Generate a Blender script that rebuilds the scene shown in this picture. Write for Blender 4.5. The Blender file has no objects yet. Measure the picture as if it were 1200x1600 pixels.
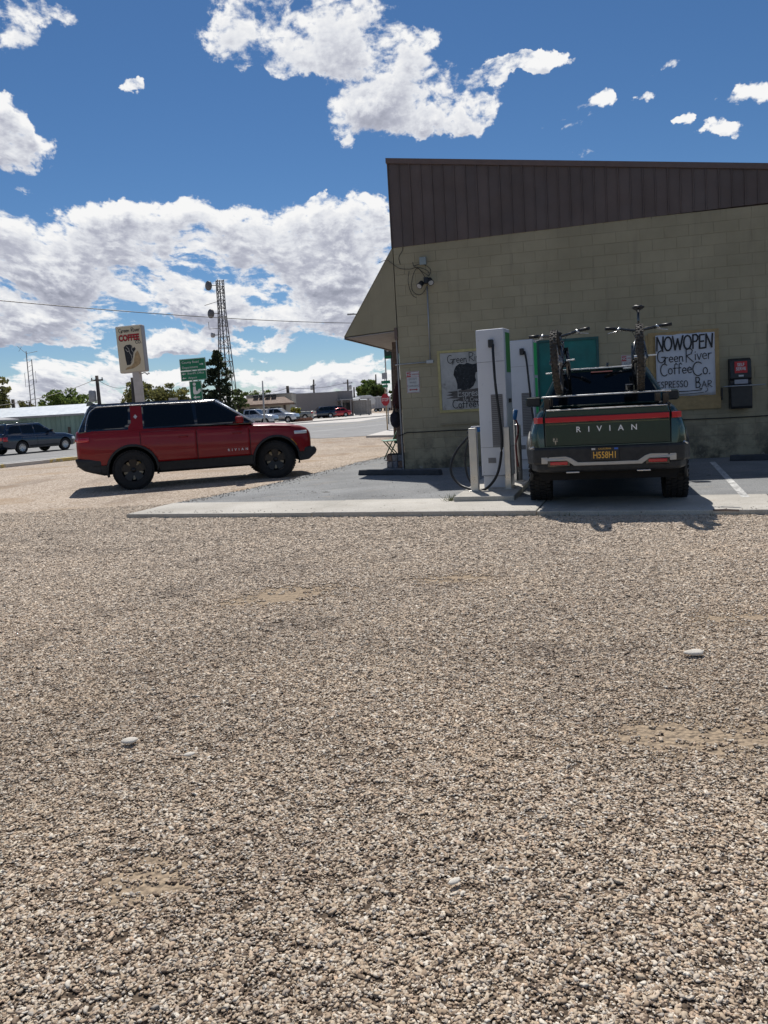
import bpy, bmesh, math, random
import numpy as np
from mathutils import Vector, Matrix
random.seed(7); RNG = np.random.default_rng(7)
S = bpy.context.scene; COL = S.collection
rad = math.radians
# ------------------------------------------------------------------ camera
FPX, PITCH, ROLL, EYE = 1200.0, rad(4.5), rad(3.25), 1.5
F = Vector((0, math.cos(PITCH), -math.sin(PITCH)))
U0 = Vector((0, math.sin(PITCH), math.cos(PITCH))); R0 = Vector((1, 0, 0))
RT = math.cos(ROLL)*R0 - math.sin(ROLL)*U0; UP = math.sin(ROLL)*R0 + math.cos(ROLL)*U0
CY = 633 + FPX*math.tan(PITCH)*math.cos(ROLL)
cd = bpy.data.cameras.new('camera'); cam = bpy.data.objects.new('camera', cd); COL.objects.link(cam)
M = Matrix((RT, UP, -F)).transposed().to_4x4(); M.translation = (0, 0, EYE); cam.matrix_world = M
cd.sensor_fit = 'VERTICAL'; cd.sensor_height = 24; cd.lens = 24*FPX/1600
cd.shift_y = -(800-CY)/1600; cd.clip_start = .05; cd.clip_end = 6000
S.camera = cam
S.view_settings.view_transform = 'Standard'; S.view_settings.look = 'None'
S.view_settings.exposure = 0.0; S.view_settings.gamma = 1; S.view_settings.use_curve_mapping = False
S.cycles.max_bounces = 6; S.cycles.transparent_max_bounces = 8
def ray(x, y):
    d = F + RT*(x-600)/FPX - UP*(y-CY)/FPX; return d/d.y
def G(x, y, z=0.0):
    d = ray(x, y); return Vector((0, 0, EYE)) + d*((z-EYE)/d.z)
def D(x, y, Y): return Vector((0, 0, EYE)) + ray(x, y)*Y
# ------------------------------------------------------------------ sun and sky
SUND = Vector((-.456, 4.462, 6.63)).normalized()
SEL = math.asin(SUND.z); SAZ = math.atan2(SUND.x, SUND.y)
ld = bpy.data.lights.new('sun', 'SUN'); ld.energy = 5.0; ld.angle = rad(.53); ld.color = (1, .955, .89)
sun = bpy.data.objects.new('sun', ld); COL.objects.link(sun)
sun.rotation_euler = SUND.to_track_quat('Z', 'Y').to_euler()
W = bpy.data.worlds.new('World'); S.world = W; W.use_nodes = True
W.cycles.sampling_method = 'MANUAL'; W.cycles.sample_map_resolution = 512
def clear(nt):
    for n in list(nt.nodes): nt.nodes.remove(n)
class NT:
    """tiny node helper"""
    def __init__(s, nt): s.nt = nt
    def n(s, t, **k):
        a = s.nt.nodes.new(t)
        for q, v in k.items(): setattr(a, q, v)
        return a
    def set(s, sock, v):
        if hasattr(v, 'node') or isinstance(v, bpy.types.NodeSocket): s.nt.links.new(v, sock)
        else: sock.default_value = v
    def m(s, op, a, b=0.0, c=None, clamp=False):
        x = s.n('ShaderNodeMath', operation=op, use_clamp=clamp); s.set(x.inputs[0], a); s.set(x.inputs[1], b)
        if c is not None: s.set(x.inputs[2], c)
        return x.outputs[0]
    def vm(s, op, a, b=(0, 0, 0)):
        x = s.n('ShaderNodeVectorMath', operation=op); s.set(x.inputs[0], a); s.set(x.inputs[1], b)
        return x.outputs['Value'] if op in ('LENGTH', 'DOT_PRODUCT', 'DISTANCE') else x.outputs[0]
    def mr(s, v, a, b, c=0.0, d=1.0, smooth=True):
        x = s.n('ShaderNodeMapRange', interpolation_type='SMOOTHSTEP' if smooth else 'LINEAR')
        for i, q in enumerate((v, a, b, c, d)): s.set(x.inputs[i], q)
        return x.outputs[0]
    def mix(s, f, a, b, bt='MIX'):
        x = s.n('ShaderNodeMix', data_type='RGBA', blend_type=bt); s.set(x.inputs[0], f); s.set(x.inputs[6], a); s.set(x.inputs[7], b)
        return x.outputs[2]
    def noise(s, vec, scale, detail=5, rough=.55, dist=0.0):
        x = s.n('ShaderNodeTexNoise'); s.set(x.inputs['Vector'], vec); s.set(x.inputs['Scale'], scale)
        s.set(x.inputs['Detail'], detail); s.set(x.inputs['Roughness'], rough); s.set(x.inputs['Distortion'], dist)
        return x.outputs['Fac']
    def ramp(s, f, stops, interp='LINEAR'):
        x = s.n('ShaderNodeValToRGB'); x.color_ramp.interpolation = interp; s.set(x.inputs[0], f)
        e = x.color_ramp.elements
        while len(e) < len(stops): e.new(.5)
        for q, (p, c) in zip(e, stops): q.position = p; q.color = (*c, 1)
        return x.outputs[0]
def sky_world():
    nt = W.node_tree; clear(nt); h = NT(nt)
    tc = h.n('ShaderNodeTexCoord').outputs['Generated']
    sep = h.n('ShaderNodeSeparateXYZ'); h.set(sep.inputs[0], tc)
    x, y, z = sep.outputs
    az = h.m('ARCTAN2', x, y); el = h.m('ARCSINE', h.m('MAXIMUM', h.m('MINIMUM', z, .9999), -.9999))
    # blobs: pixel cx,cy and radii in the photograph's scale, turned into azimuth / elevation
    B = [(480,35,150,62,1.0),(665,160,140,36,1.0),(745,178,42,34,0.7),(400,40,60,40,0.8),(470,88,95,26,0.7),(50,10,75,20,0.9),(30,50,40,28,0.8),(0,190,36,30,1.0),(20,232,46,34,1.0),(210,132,20,12,0.7),(865,198,58,14,0.7),(850,95,28,14,0.7),(795,108,60,12,0.7875),(915,160,42,18,0.7),(1048,99,30,9,0.7),(1185,140,46,14,0.7),(1130,205,34,12,0.455),(900,236,26,8,0.4375),(540,205,32,16,0.35000000000000003),(560,325,44,26,0.7),(500,318,20,8,0.7),(640,70,50,20,0.7),(60,362,150,40,1.1),(120,420,260,62,1.25),(60,470,200,50,0.9),(330,350,210,36,1.05),(400,395,230,48,1.15),(520,420,150,70,1.0),(250,340,90,24,0.8),(590,395,90,70,0.8),(470,480,170,36,1.0),(330,470,150,30,0.8),(150,372,60,12,0.875),(560,500,120,30,0.756),(60,520,120,26,0.756),(110,560,100,18,0.63),(290,540,90,26,0.798),(360,530,100,24,0.588),(430,545,80,22,0.63),(540,565,100,18,0.672),(130,500,130,16,0.84),(40,600,170,26,0.798),(200,595,140,22,0.756),(340,590,160,18,0.672),(480,600,140,22,0.798),(580,595,90,20,0.672),(100,640,300,16,0.84),(500,620,220,12,0.672),(20,300,30,10,0.525),(590,85,70,26,0.9),(200,128,16,10,0.7),(1130,205,30,10,0.7),(700,75,18,6,0.7),(820,95,34,12,0.7),(940,150,16,12,0.7),(535,212,14,10,0.7),(1070,182,14,6,0.7),(1010,140,12,8,0.7),(1115,196,18,10,0.7),(560,95,60,24,0.8),(700,110,90,20,0.62),(790,100,70,14,0.6),(470,50,120,45,0.6),(660,160,110,32,0.5),(300,418,75,20,-0.75),(395,432,45,18,-0.6),(250,492,75,20,-0.6),(455,565,60,12,-0.5),(500,442,55,14,-0.6),(165,348,44,18,-0.5),(260,562,75,13,-0.5),(100,545,60,9,-0.45),(430,512,60,12,-0.5),(30,505,50,12,-0.4),(380,520,50,10,-0.4)]
    mapv = h.n('ShaderNodeCombineXYZ'); h.set(mapv.inputs[0], az); h.set(mapv.inputs[1], el); h.set(mapv.inputs[2], 0.0)
    # group: cloud density at a direction
    g = bpy.data.node_groups.new('cloud_density', 'ShaderNodeTree')
    g.interface.new_socket('p', in_out='INPUT', socket_type='NodeSocketVector')
    g.interface.new_socket('d', in_out='OUTPUT', socket_type='NodeSocketFloat')
    q = NT(g); gi = g.nodes.new('NodeGroupInput'); go = g.nodes.new('NodeGroupOutput'); P = gi.outputs[0]
    warp = q.n('ShaderNodeTexNoise'); q.set(warp.inputs['Vector'], P); warp.inputs['Scale'].default_value = 9; warp.inputs['Detail'].default_value = 3
    w2 = q.vm('MULTIPLY', q.vm('SUBTRACT', warp.outputs['Color'], (.5, .5, .5)), (.05, .035, 0))
    PW = q.vm('ADD', P, w2)
    wp2 = q.n('ShaderNodeTexNoise'); q.set(wp2.inputs['Vector'], P); wp2.inputs['Scale'].default_value = 34; wp2.inputs['Detail'].default_value = 4; wp2.inputs['Roughness'].default_value = .6
    PB = q.vm('ADD', PW, q.vm('MULTIPLY', q.vm('SUBTRACT', wp2.outputs['Color'], (.5, .5, .5)), (.06, .035, 0)))
    tot = None
    for cx, cy, rx, ry, wt in B:
        d = ray(cx, cy).normalized(); a0 = math.atan2(d.x, d.y); e0 = math.asin(d.z)
        v = q.vm('MULTIPLY', q.vm('SUBTRACT', PB, (a0, e0 , 0)), (1100/rx, 1100/ry, 0))
        f = q.mr(q.vm('LENGTH', v), 1.35, .25, 0.0, wt)
        tot = f if tot is None else q.m('ADD', tot, f)
    tot = q.m('MAXIMUM', q.m('MINIMUM', tot, .93), 0.0)
    sp = q.n('ShaderNodeSeparateXYZ'); q.set(sp.inputs[0], P)
    # outside the photograph the same broken cumulus goes on
    side = q.mr(q.m('ABSOLUTE', q.m('SUBTRACT', sp.outputs[0], .02)), .5, .75)
    high = q.mr(sp.outputs[1], .50, .62)
    out = q.m('MAXIMUM', side, high)
    big = q.mr(q.noise(q.vm('MULTIPLY', P, (1, 1.7, 1)), 3.2, 4, .5), .5, .64, 0, .85)
    tot = q.m('ADD', tot, q.m('MULTIPLY', big, out))
    se = q.n('ShaderNodeSeparateXYZ'); q.set(se.inputs[0], PW); ec = q.m('MAXIMUM', se.outputs[1], -.02)
    kx = q.m('MULTIPLY', q.m('DIVIDE', se.outputs[0], q.m('ADD', ec, .24)), .62); ky = q.m('MULTIPLY', q.m('LOGARITHM', q.m('ADD', ec, .13), 2.71828), .85)
    kc = q.n('ShaderNodeCombineXYZ'); q.set(kc.inputs[0], kx); q.set(kc.inputs[1], ky); q.set(kc.inputs[2], 0.0); k = kc.outputs[0]
    n1 = q.noise(k, 5.6, 9, .56, .12)
    n2 = q.noise(q.vm('ADD', k, (3.1, 1.7, .4)), 30, 6, .6, .05)
    nn = q.m('ADD', q.m('MULTIPLY', q.m('SUBTRACT', n1, .5), 3.4), q.m('MULTIPLY', q.m('SUBTRACT', n2, .5), 1.3))
    n3 = q.noise(P, 95, 4, .6); nn = q.m('ADD', nn, q.m('MULTIPLY', q.m('SUBTRACT', n3, .5), .45))
    dens = q.m('ADD', q.m('MULTIPLY', q.m('SUBTRACT', tot, .50), .9), q.m('MULTIPLY', nn, q.mr(tot, 0, .3, .0, 1)))
    q.set(go.inputs[0], dens)
    def dd(off):
        gn = h.n('ShaderNodeGroup'); gn.node_tree = g; h.set(gn.inputs[0], h.vm('ADD', mapv.outputs[0], off)); return gn.outputs[0]
    d0 = dd((0, 0, 0)); d1 = dd((-.004, .020, 0)); d2 = dd((-.001, .006, 0))
    alpha = h.mr(d0, -.05, .32)
    rel = h.m('SUBTRACT', d0, d1)                      # positive on the tops
    rel2 = h.m('SUBTRACT', d0, d2)
    thick = h.mr(d0, .08, .62)
    br = h.m('ADD', h.m('SUBTRACT', .98, h.m('MULTIPLY', thick, .60)), h.m('ADD', h.m('MULTIPLY', rel, .62), h.m('MULTIPLY', rel2, .45)), clamp=True)
    cc = h.ramp(br, [(0, (.33, .35, .43)), (.35, (.50, .52, .61)), (.68, (.80, .82, .87)), (1, (1.0, 1.0, 1.0))])
    sky = h.n('ShaderNodeTexSky'); sky.sky_type = 'NISHITA'; sky.sun_disc = False
    sky.sun_elevation = SEL; sky.sun_rotation = SAZ; sky.air_density = 1.0; sky.dust_density = .1; sky.ozone_density = 5.0; sky.altitude = 1200
    # the camera's rendering of that blue: a little deeper and more saturated
    hs = h.n('ShaderNodeHueSaturation'); hs.inputs['Saturation'].default_value = 1.14; hs.inputs['Value'].default_value = 1.0
    h.set(hs.inputs['Color'], sky.outputs[0])
    b1 = h.n('ShaderNodeBackground'); h.set(b1.inputs[0], hs.outputs[0]); b1.inputs[1].default_value = .074
    b2 = h.n('ShaderNodeBackground'); h.set(b2.inputs[0], cc); b2.inputs[1].default_value = .93
    ms = h.n('ShaderNodeMixShader'); h.set(ms.inputs[0], alpha); h.set(ms.inputs[1], b1.outputs[0]); h.set(ms.inputs[2], b2.outputs[0])
    o = h.n('ShaderNodeOutputWorld'); h.set(o.inputs[0], ms.outputs[0])
sky_world()
# ------------------------------------------------------------------ materials
MATS = {}
def mat(name, col, rough=.6, metal=0.0, var=.12, vs=6.0, bump=0.0, bs=60.0, coat=0.0, rnd=0.0, col2=None, f2=.5, s2=3.0, emit=0.0, alpha=None, spec=None, trans=0.0):
    if name in MATS: return MATS[name]
    m = bpy.data.materials.new(name); m.use_nodes = True; nt = m.node_tree; clear(nt); h = NT(nt)
    b = h.n('ShaderNodeBsdfPrincipled'); o = h.n('ShaderNodeOutputMaterial'); h.set(o.inputs[0], b.outputs[0])
    tc = h.n('ShaderNodeTexCoord').outputs['Object']
    c = (*col, 1)
    if col2:
        c = h.mix(h.mr(h.noise(tc, s2, 7, .65), f2-.08, f2+.08), c, (*col2, 1))
    if var:
        nz = h.noise(tc, vs, 6, .65)
        c = h.mix(1.0, c, h.ramp(nz, [(0.25, (1-var*1.6,)*3), (.75, (1+var,)*3)]), 'MULTIPLY')
    if rnd:
        oi = h.n('ShaderNodeObjectInfo').outputs['Random']; gi = h.n('ShaderNodeNewGeometry').outputs['Random Per Island']
        r = h.m('FRACT', h.m('ADD', oi, gi))
        c = h.mix(1.0, c, h.ramp(r, [(0, (1-rnd,)*3), (1, (1+rnd,)*3)]), 'MULTIPLY')
    h.set(b.inputs['Base Color'], c); 
    if rough > .25 and var:
        h.set(b.inputs['Roughness'], h.mr(h.noise(tc, vs*2.3, 4), .3, .7, max(0, rough-.08), min(1, rough+.1)))
    else: b.inputs['Roughness'].default_value = rough
    b.inputs['Metallic'].default_value = metal
    if coat: b.inputs['Coat Weight'].default_value = coat; b.inputs['Coat Roughness'].default_value = .04
    if spec is not None: b.inputs['Specular IOR Level'].default_value = spec
    if emit: h.set(b.inputs['Emission Color'], (*col, 1)); b.inputs['Emission Strength'].default_value = emit
    if trans: b.inputs['Transmission Weight'].default_value = trans
    if bump:
        bp = h.n('ShaderNodeBump'); bp.inputs['Strength'].default_value = 1; bp.inputs['Distance'].default_value = bump
        h.set(bp.inputs['Height'], h.noise(tc, bs, 6, .6)); h.set(b.inputs['Normal'], bp.outputs[0])
    MATS[name] = m; return m
# ------------------------------------------------------------------ mesh builder
class MB:
    def __init__(s): s.v = []; s.f = []; s.sm = []
    def add(s, vs, fs, sm=False):
        k = len(s.v); s.v += [tuple(v) for v in vs]; s.f += [tuple(i+k for i in f) for f in fs]; s.sm += [sm]*len(fs); return s
    def box(s, c, d, rz=0.0, rx=0.0, ry=0.0, taper=1.0):
        R = Matrix.Rotation(rz, 3, 'Z') @ Matrix.Rotation(ry, 3, 'Y') @ Matrix.Rotation(rx, 3, 'X'); c = Vector(c)
        vs = []
        for z in (-.5, .5):
            t = taper if z > 0 else 1
            for x, y in ((-.5, -.5), (.5, -.5), (.5, .5), (-.5, .5)): vs.append(c + R @ Vector((x*d[0]*t, y*d[1]*t, z*d[2])))
        return s.add(vs, [(3, 2, 1, 0), (4, 5, 6, 7), (0, 1, 5, 4), (1, 2, 6, 5), (2, 3, 7, 6), (3, 0, 4, 7)])
    def prism(s, pts, a, b):
        """pts: list of 3d points (planar, any); extruded by vector b-a style offset vectors a (bottom) and b (top)"""
        a = Vector(a); b = Vector(b); n = len(pts); vs = [Vector(p)+a for p in pts] + [Vector(p)+b for p in pts]
        return s.add(vs, [tuple(range(n))[::-1], tuple(range(n, 2*n))] + [(i, (i+1) % n, n+(i+1) % n, n+i) for i in range(n)])
    def tube(s, pts, r, seg=8, close=False, caps=True, sm=True):
        pts = [Vector(p) for p in pts]; n = len(pts); rr = r if isinstance(r, (list, tuple)) else [r]*n
        vs = []; up = Vector((0, 0, 1))
        for i, p in enumerate(pts):
            if close: t = pts[(i+1) % n]-pts[i-1]
            else: t = pts[min(i+1, n-1)]-pts[max(i-1, 0)]
            t.normalize(); a = t.cross(up)
            if a.length < .15: a = t.cross(Vector((1, 0, 0)))
            a.normalize(); b = t.cross(a)
            for k in range(seg):
                an = 2*math.pi*k/seg; vs.append(p + (a*math.cos(an)+b*math.sin(an))*rr[i])
        fs = []; m = n if close else n-1
        for i in range(m):
            j = (i+1) % n
            for k in range(seg): l = (k+1) % seg; fs.append((i*seg+k, j*seg+k, j*seg+l, i*seg+l))
        s.add(vs, fs, sm)
        if caps and not close:
            k0 = len(s.v)-n*seg; s.f += [tuple(k0+i for i in range(seg)), tuple(k0+(n-1)*seg+i for i in range(seg))[::-1]]; s.sm += [False, False]
        return s
    def lathe(s, prof, c=(0, 0, 0), axis='Z', seg=24, sm=True, rot=None):
        """prof: list of (r, h)"""
        c = Vector(c); vs = []; n = len(prof)
        for i in range(seg):
            a = 2*math.pi*i/seg
            for r, hh in prof:
                v = Vector((r*math.cos(a), r*math.sin(a), hh))
                if axis == 'Y': v = Vector((v.x, v.z, v.y))
                elif axis == 'X': v = Vector((v.z, v.y, v.x))
                if rot: v = rot @ v
                vs.append(c+v)
        fs = []
        for i in range(seg):
            j = (i+1) % seg
            for k in range(n-1): fs.append((i*n+k, j*n+k, j*n+k+1, i*n+k+1))
        return s.add(vs, fs, sm)
    def ribbon(s, pts, w, nrm, lift=0.0):
        """flat painted stroke through pts (2D tuples in a plane u,v given by caller as 3d points)"""
        pts = [Vector(p) for p in pts]; nrm = Vector(nrm); n = len(pts)
        for i in range(n-1):
            d = pts[i+1]-pts[i]
            if d.length < 1e-6: continue
            t = d.normalized(); a = t.cross(nrm).normalized()*w*.5; o = nrm*(lift+.00015*(i % 5)); e = t*min(w*.32, d.length)
            q0, q1 = pts[i]-e+o, pts[i+1]+e+o; s.add([q0+a*.8, q0-a*.8, q1-a, q1+a], [(0, 1, 2, 3)])
        return s
    def mesh(s, name, mats, fixn=True):
        me = bpy.data.meshes.new(name); me.from_pydata(s.v, [], s.f); me.polygons.foreach_set('use_smooth', s.sm)
        if fixn:
            bm = bmesh.new(); bm.from_mesh(me); bmesh.ops.recalc_face_normals(bm, faces=bm.faces); bm.to_mesh(me); bm.free()
        for m in (mats if isinstance(mats, (list, tuple)) else [mats]): me.materials.append(m)
        return me
    def build(s, name, m, parent=None, loc=None, bevel=0.0, seg=2, fixn=True, **k):
        me = s.mesh(name, m, fixn); o = bpy.data.objects.new(name, me); COL.objects.link(o)
        if parent: o.parent = parent
        if loc is not None: o.location = loc
        if bevel:
            b = o.modifiers.new('bevel', 'BEVEL'); b.width = bevel; b.segments = seg; b.limit_method = 'ANGLE'; b.angle_limit = rad(35)
        for q, v in k.items(): o[q] = v
        return o
def thing(name, label, cat, loc=(0, 0, 0), rz=0.0, group=None, rot=None):
    o = bpy.data.objects.new(name, None); COL.objects.link(o); o.location = loc; o.rotation_euler = rot or (0, 0, rz)
    o.empty_display_size = .2
    o['label'] = label; o['category'] = cat
    if group: o['group'] = group
    return o
def tag(o, label, cat, group=None):
    o['label'] = label; o['category'] = cat
    if group: o['group'] = group
    return o
def struct(o): o['kind'] = 'structure'; return o
def dup(o, parent=None):
    c = o.copy(); COL.objects.link(c); c.parent = parent
    for ch in list(o.children): dup(ch, c)
    return c
def applymods(o):
    dg = bpy.context.evaluated_depsgraph_get(); dg.update()
    me = bpy.data.meshes.new_from_object(o.evaluated_get(dg)); o.modifiers.clear(); o.data = me; return o
def rm(o): bpy.data.objects.remove(o)
_tc = {}
def text(s, size, m, parent, mtx, name='lettering', ext=.0015, align='CENTER', bold=0.0, sx=1.0, space=1.0):
    cu = bpy.data.curves.new('t', 'FONT'); cu.body = s; cu.size = size; cu.extrude = ext; cu.align_x = align; cu.align_y = 'CENTER'; cu.offset = bold; cu.space_character = space
    cu.resolution_u = 3
    o = bpy.data.objects.new('t', cu); COL.objects.link(o); dg = bpy.context.evaluated_depsgraph_get(); dg.update()
    me = bpy.data.meshes.new_from_object(o.evaluated_get(dg)); rm(o)
    me.transform(mtx @ Matrix.Diagonal((sx, 1, 1, 1))); me.materials.clear(); me.materials.append(m)
    q = bpy.data.objects.new(name, me); COL.objects.link(q); q.parent = parent; return q
def frame(o, x, y):
    """matrix with text x axis along x, text y along y, origin o"""
    x = Vector(x).normalized(); y = Vector(y).normalized(); z = x.cross(y); m = Matrix((x, y, z)).transposed().to_4x4(); m.translation = o; return m
# hand-lettering strokes, unit box
def arc(cx, cy, rx, ry, a0, a1, n=10): return [(cx+rx*math.cos(rad(a0+(a1-a0)*i/n)), cy+ry*math.sin(rad(a0+(a1-a0)*i/n))) for i in range(n+1)]
GL = {
 'N': (.75, [[(.05, 0), (.08, 1), (.62, .02), (.68, 1)]]), 'O': (.85, [arc(.4, .5, .36, .5, 90, 450, 16)]),
 'W': (1.05, [[(0, 1), (.25, 0), (.5, .8), (.72, 0), (1.0, 1)]]), 'P': (.65, [[(.08, 0), (.08, 1)], [(.08, 1), (.4, 1), (.56, .86), (.54, .66), (.38, .52), (.08, .5)]]),
 'E': (.62, [[(.52, 1), (.08, .98), (.06, 0), (.54, .03)], [(.07, .5), (.45, .52)]]),
 'G': (.85, [arc(.42, .5, .38, .5, 55, 330, 14), [(.45, .45), (.8, .45), (.76, -.12)]]),
 'R': (.7, [[(.08, 0), (.1, 1)], [(.08, 1), (.45, 1), (.6, .84), (.5, .6), (.1, .48), (.66, 0)]]),
 'C': (.75, [arc(.42, .5, .38, .5, 50, 310, 14)]), 'B': (.68, [[(.08, 0), (.08, 1), (.42, .96), (.52, .78), (.4, .56), (.08, .52), (.48, .46), (.6, .24), (.44, .02), (.08, 0)]]),
 'A': (.72, [[(.02, 0), (.34, 1), (.66, 0)], [(.14, .36), (.54, .36)]]), 'S': (.62, [[(.54, .9), (.3, 1), (.08, .84), (.12, .62), (.46, .42), (.52, .18), (.3, 0), (.04, .1)]]),
 'I': (.3, [[(.12, 0), (.14, 1)]]), 'r': (.42, [[(.08, 0), (.08, .52)], [(.08, .34), (.2, .5), (.36, .5)]]),
 'e': (.5, [[(.06, .27), (.42, .3), (.38, .48), (.22, .55), (.08, .42), (.06, .2), (.2, .02), (.42, .08)]]),
 'n': (.5, [[(.08, 0), (.08, .52)], [(.08, .36), (.24, .52), (.38, .46), (.42, 0)]]), 'i': (.24, [[(.1, 0), (.1, .5)], [(.09, .68), (.12, .73)]]),
 'v': (.45, [[(.02, .52), (.2, 0), (.4, .54)]]), 'o': (.5, [arc(.24, .27, .19, .26, 90, 450, 10)]),
 'f': (.42, [[(.42, .86), (.3, .98), (.18, .86), (.16, 0)], [(.02, .52), (.34, .54)]]), 'c': (.45, [arc(.25, .27, .19, .27, 50, 310, 8)]),
 'a': (.5, [arc(.22, .25, .18, .25, 60, 420, 9), [(.4, .5), (.42, .0)]]), 'm': (.72, [[(.06, 0), (.06, .5)], [(.06, .36), (.2, .52), (.32, .42), (.34, 0)], [(.34, .38), (.48, .52), (.6, .42), (.62, 0)]]),
 '.': (.25, [[(.08, .0), (.14, .05)]]), 's': (.42, [[(.36, .46), (.2, .54), (.08, .42), (.3, .24), (.34, .1), (.18, 0), (.04, .08)]]), ' ': (.4, []), 'p': (.5, [[(.08, .5), (.08, -.3)], arc(.24, .26, .18, .25, 170, -170, 9)])}
def hand(mb, s, o, ux, uy, nrm, h, w, sx=1.0, lift=.002, track=0.0, jit=.02):
    x = 0; rr = random.Random(len(s)*7+3)
    for ch in s:
        wd, st = GL[ch]; dy = rr.uniform(-jit, jit)
        for k, pl in enumerate(st):
            mb.ribbon([Vector(o)+Vector(ux)*((x+a)*h*sx)+Vector(uy)*((b+dy)*h) for a, b in pl], w, nrm, lift+.0004*k)
        x += wd+track
    return x*h*sx
# ------------------------------------------------------------------ ground
PATCH = [(1065, 1143, .42, .10), (1135, 1155, .34, .13), (470, 925, .38, .30), (400, 940, .5, .14), (235, 1375, .16, .10), (1150, 965, .4, .16), (700, 905, .5, .2)]
def gravel_mat():
    m = bpy.data.materials.new('gravel ground'); m.use_nodes = True; nt = m.node_tree; clear(nt); h = NT(nt)
    b = h.n('ShaderNodeBsdfPrincipled'); o = h.n('ShaderNodeOutputMaterial'); h.set(o.inputs[0], b.outputs[0])
    tc = h.n('ShaderNodeTexCoord').outputs['Object']
    def vor(scale, feat='F1'):
        v = h.n('ShaderNodeTexVoronoi', feature=feat); h.set(v.inputs['Vector'], tc); v.inputs['Scale'].default_value = scale; return v
    v1 = vor(38); v2 = vor(17)
    sepc = h.n('ShaderNodeSeparateColor'); h.set(sepc.inputs[0], v1.outputs['Color'])
    cc = h.ramp(sepc.outputs[0], [(0, (.20, .155, .12)), (.3, (.36, .29, .23)), (.6, (.47, .395, .32)), (.85, (.57, .50, .42)), (1, (.70, .64, .56))])
    dirt = h.mr(h.noise(tc, .55, 6, .62), .50, .68, 0, .75)
    cc = h.mix(dirt, cc, (.36, .27, .185, 1))
    cc = h.mix(1.0, cc, h.ramp(h.noise(tc, .16, 5, .6), [(.3, (.82, .80, .78)), (.7, (1.12, 1.1, 1.08))]), 'MULTIPLY')
    mk = h.vm('MULTIPLY', tc, (1.0, .25, 1))
    cc = h.mix(h.mr(h.noise(mk, .9, 4, .5), .56, .66, 0, .3), cc, (.17, .13, .10, 1))
    # soil between the near pebbles, coloured darker as the shade in their gaps
    attr = h.n('ShaderNodeVectorMath', operation='LENGTH'); sp = h.n('ShaderNodeSeparateXYZ'); h.set(sp.inputs[0], tc)
    near = h.mr(sp.outputs[1], 12.5, 9.0)
    soil = h.ramp(h.noise(tc, 45, 9, .75), [(.3, (.20, .15, .105)), (.7, (.44, .345, .24))])
    dark = h.ramp(h.noise(tc, 45, 6, .75), [(.3, (.07, .052, .038)), (.7, (.16, .12, .085))]); pm = None
    for px_, py_, rx_, ry_ in PATCH:
        pc = G(px_, py_); f_ = h.mr(h.vm('LENGTH', h.vm('MULTIPLY', h.vm('SUBTRACT', tc, tuple(pc)), (1/rx_, 1/ry_, 0))), 2.2, .8); pm = f_ if pm is None else h.m('MAXIMUM', pm, f_)
    soil = h.mix(pm, dark, soil)
    cc = h.mix(near, cc, soil)
    h.set(b.inputs['Base Color'], cc); b.inputs['Roughness'].default_value = .95; b.inputs['Specular IOR Level'].default_value = .2
    bp = h.n('ShaderNodeBump'); bp.inputs['Distance'].default_value = .02; bp.inputs['Strength'].default_value = .9
    hh = h.m('ADD', h.m('MULTIPLY', v1.outputs['Distance'], -1.0), h.m('MULTIPLY', v2.outputs['Distance'], -.7))
    h.set(bp.inputs['Height'], hh); h.set(b.inputs['Normal'], bp.outputs[0]); return m
def asphalt_mat(name, base, spk, stain=(.6, .6, .6), crack=True):
    m = bpy.data.materials.new(name); m.use_nodes = True; nt = m.node_tree; clear(nt); h = NT(nt)
    b = h.n('ShaderNodeBsdfPrincipled'); o = h.n('ShaderNodeOutputMaterial'); h.set(o.inputs[0], b.outputs[0])
    tc = h.n('ShaderNodeTexCoord').outputs['Object']
    c = h.mix(h.mr(h.noise(tc, 90, 3, .6), .4, .62), (*base, 1), (*spk, 1))
    c = h.mix(1.0, c, h.ramp(h.noise(tc, .7, 7, .65), [(.3, stain), (.68, (1.12, 1.12, 1.12))]), 'MULTIPLY')
    c = h.mix(h.mr(h.noise(h.vm('MULTIPLY', tc, (1, 3, 1)), 1.4, 6, .7), .56, .7, 0, .5), c, (.34, .29, .23, 1))
    if crack:
        v = h.n('ShaderNodeTexVoronoi', feature='DISTANCE_TO_EDGE'); wv = h.n('ShaderNodeTexNoise'); h.set(wv.inputs['Vector'], tc); wv.inputs['Scale'].default_value = 1.2; wv.inputs['Detail'].default_value = 8
        h.set(v.inputs['Vector'], h.vm('ADD', tc, h.vm('MULTIPLY', wv.outputs['Color'], (1.2, 1.2, 1.2)))); v.inputs['Scale'].default_value = .33
        ck = h.m('MULTIPLY', h.mr(v.outputs['Distance'], .006, .001), h.mr(h.noise(tc, .5, 2), .52, .58, 0, .8))
        c = h.mix(ck, c, (.05, .045, .04, 1))
    sp = h.n('ShaderNodeTexVoronoi'); h.set(sp.inputs['Vector'], tc); sp.inputs['Scale'].default_value = 7
    c = h.mix(h.mr(sp.outputs['Distance'], .09, .06, 0, .75), c, (.08, .07, .06, 1))
    h.set(b.inputs['Base Color'], c); b.inputs['Roughness'].default_value = .85; b.inputs['Specular IOR Level'].default_value = .35
    bp = h.n('ShaderNodeBump'); bp.inputs['Distance'].default_value = .004; h.set(bp.inputs['Height'], h.noise(tc, 120, 4, .7)); h.set(b.inputs['Normal'], bp.outputs[0])
    return m
M_grav = gravel_mat()
M_apron = asphalt_mat('apron asphalt', (.165, .172, .178), (.28, .283, .28), (.66, .66, .66))
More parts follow.
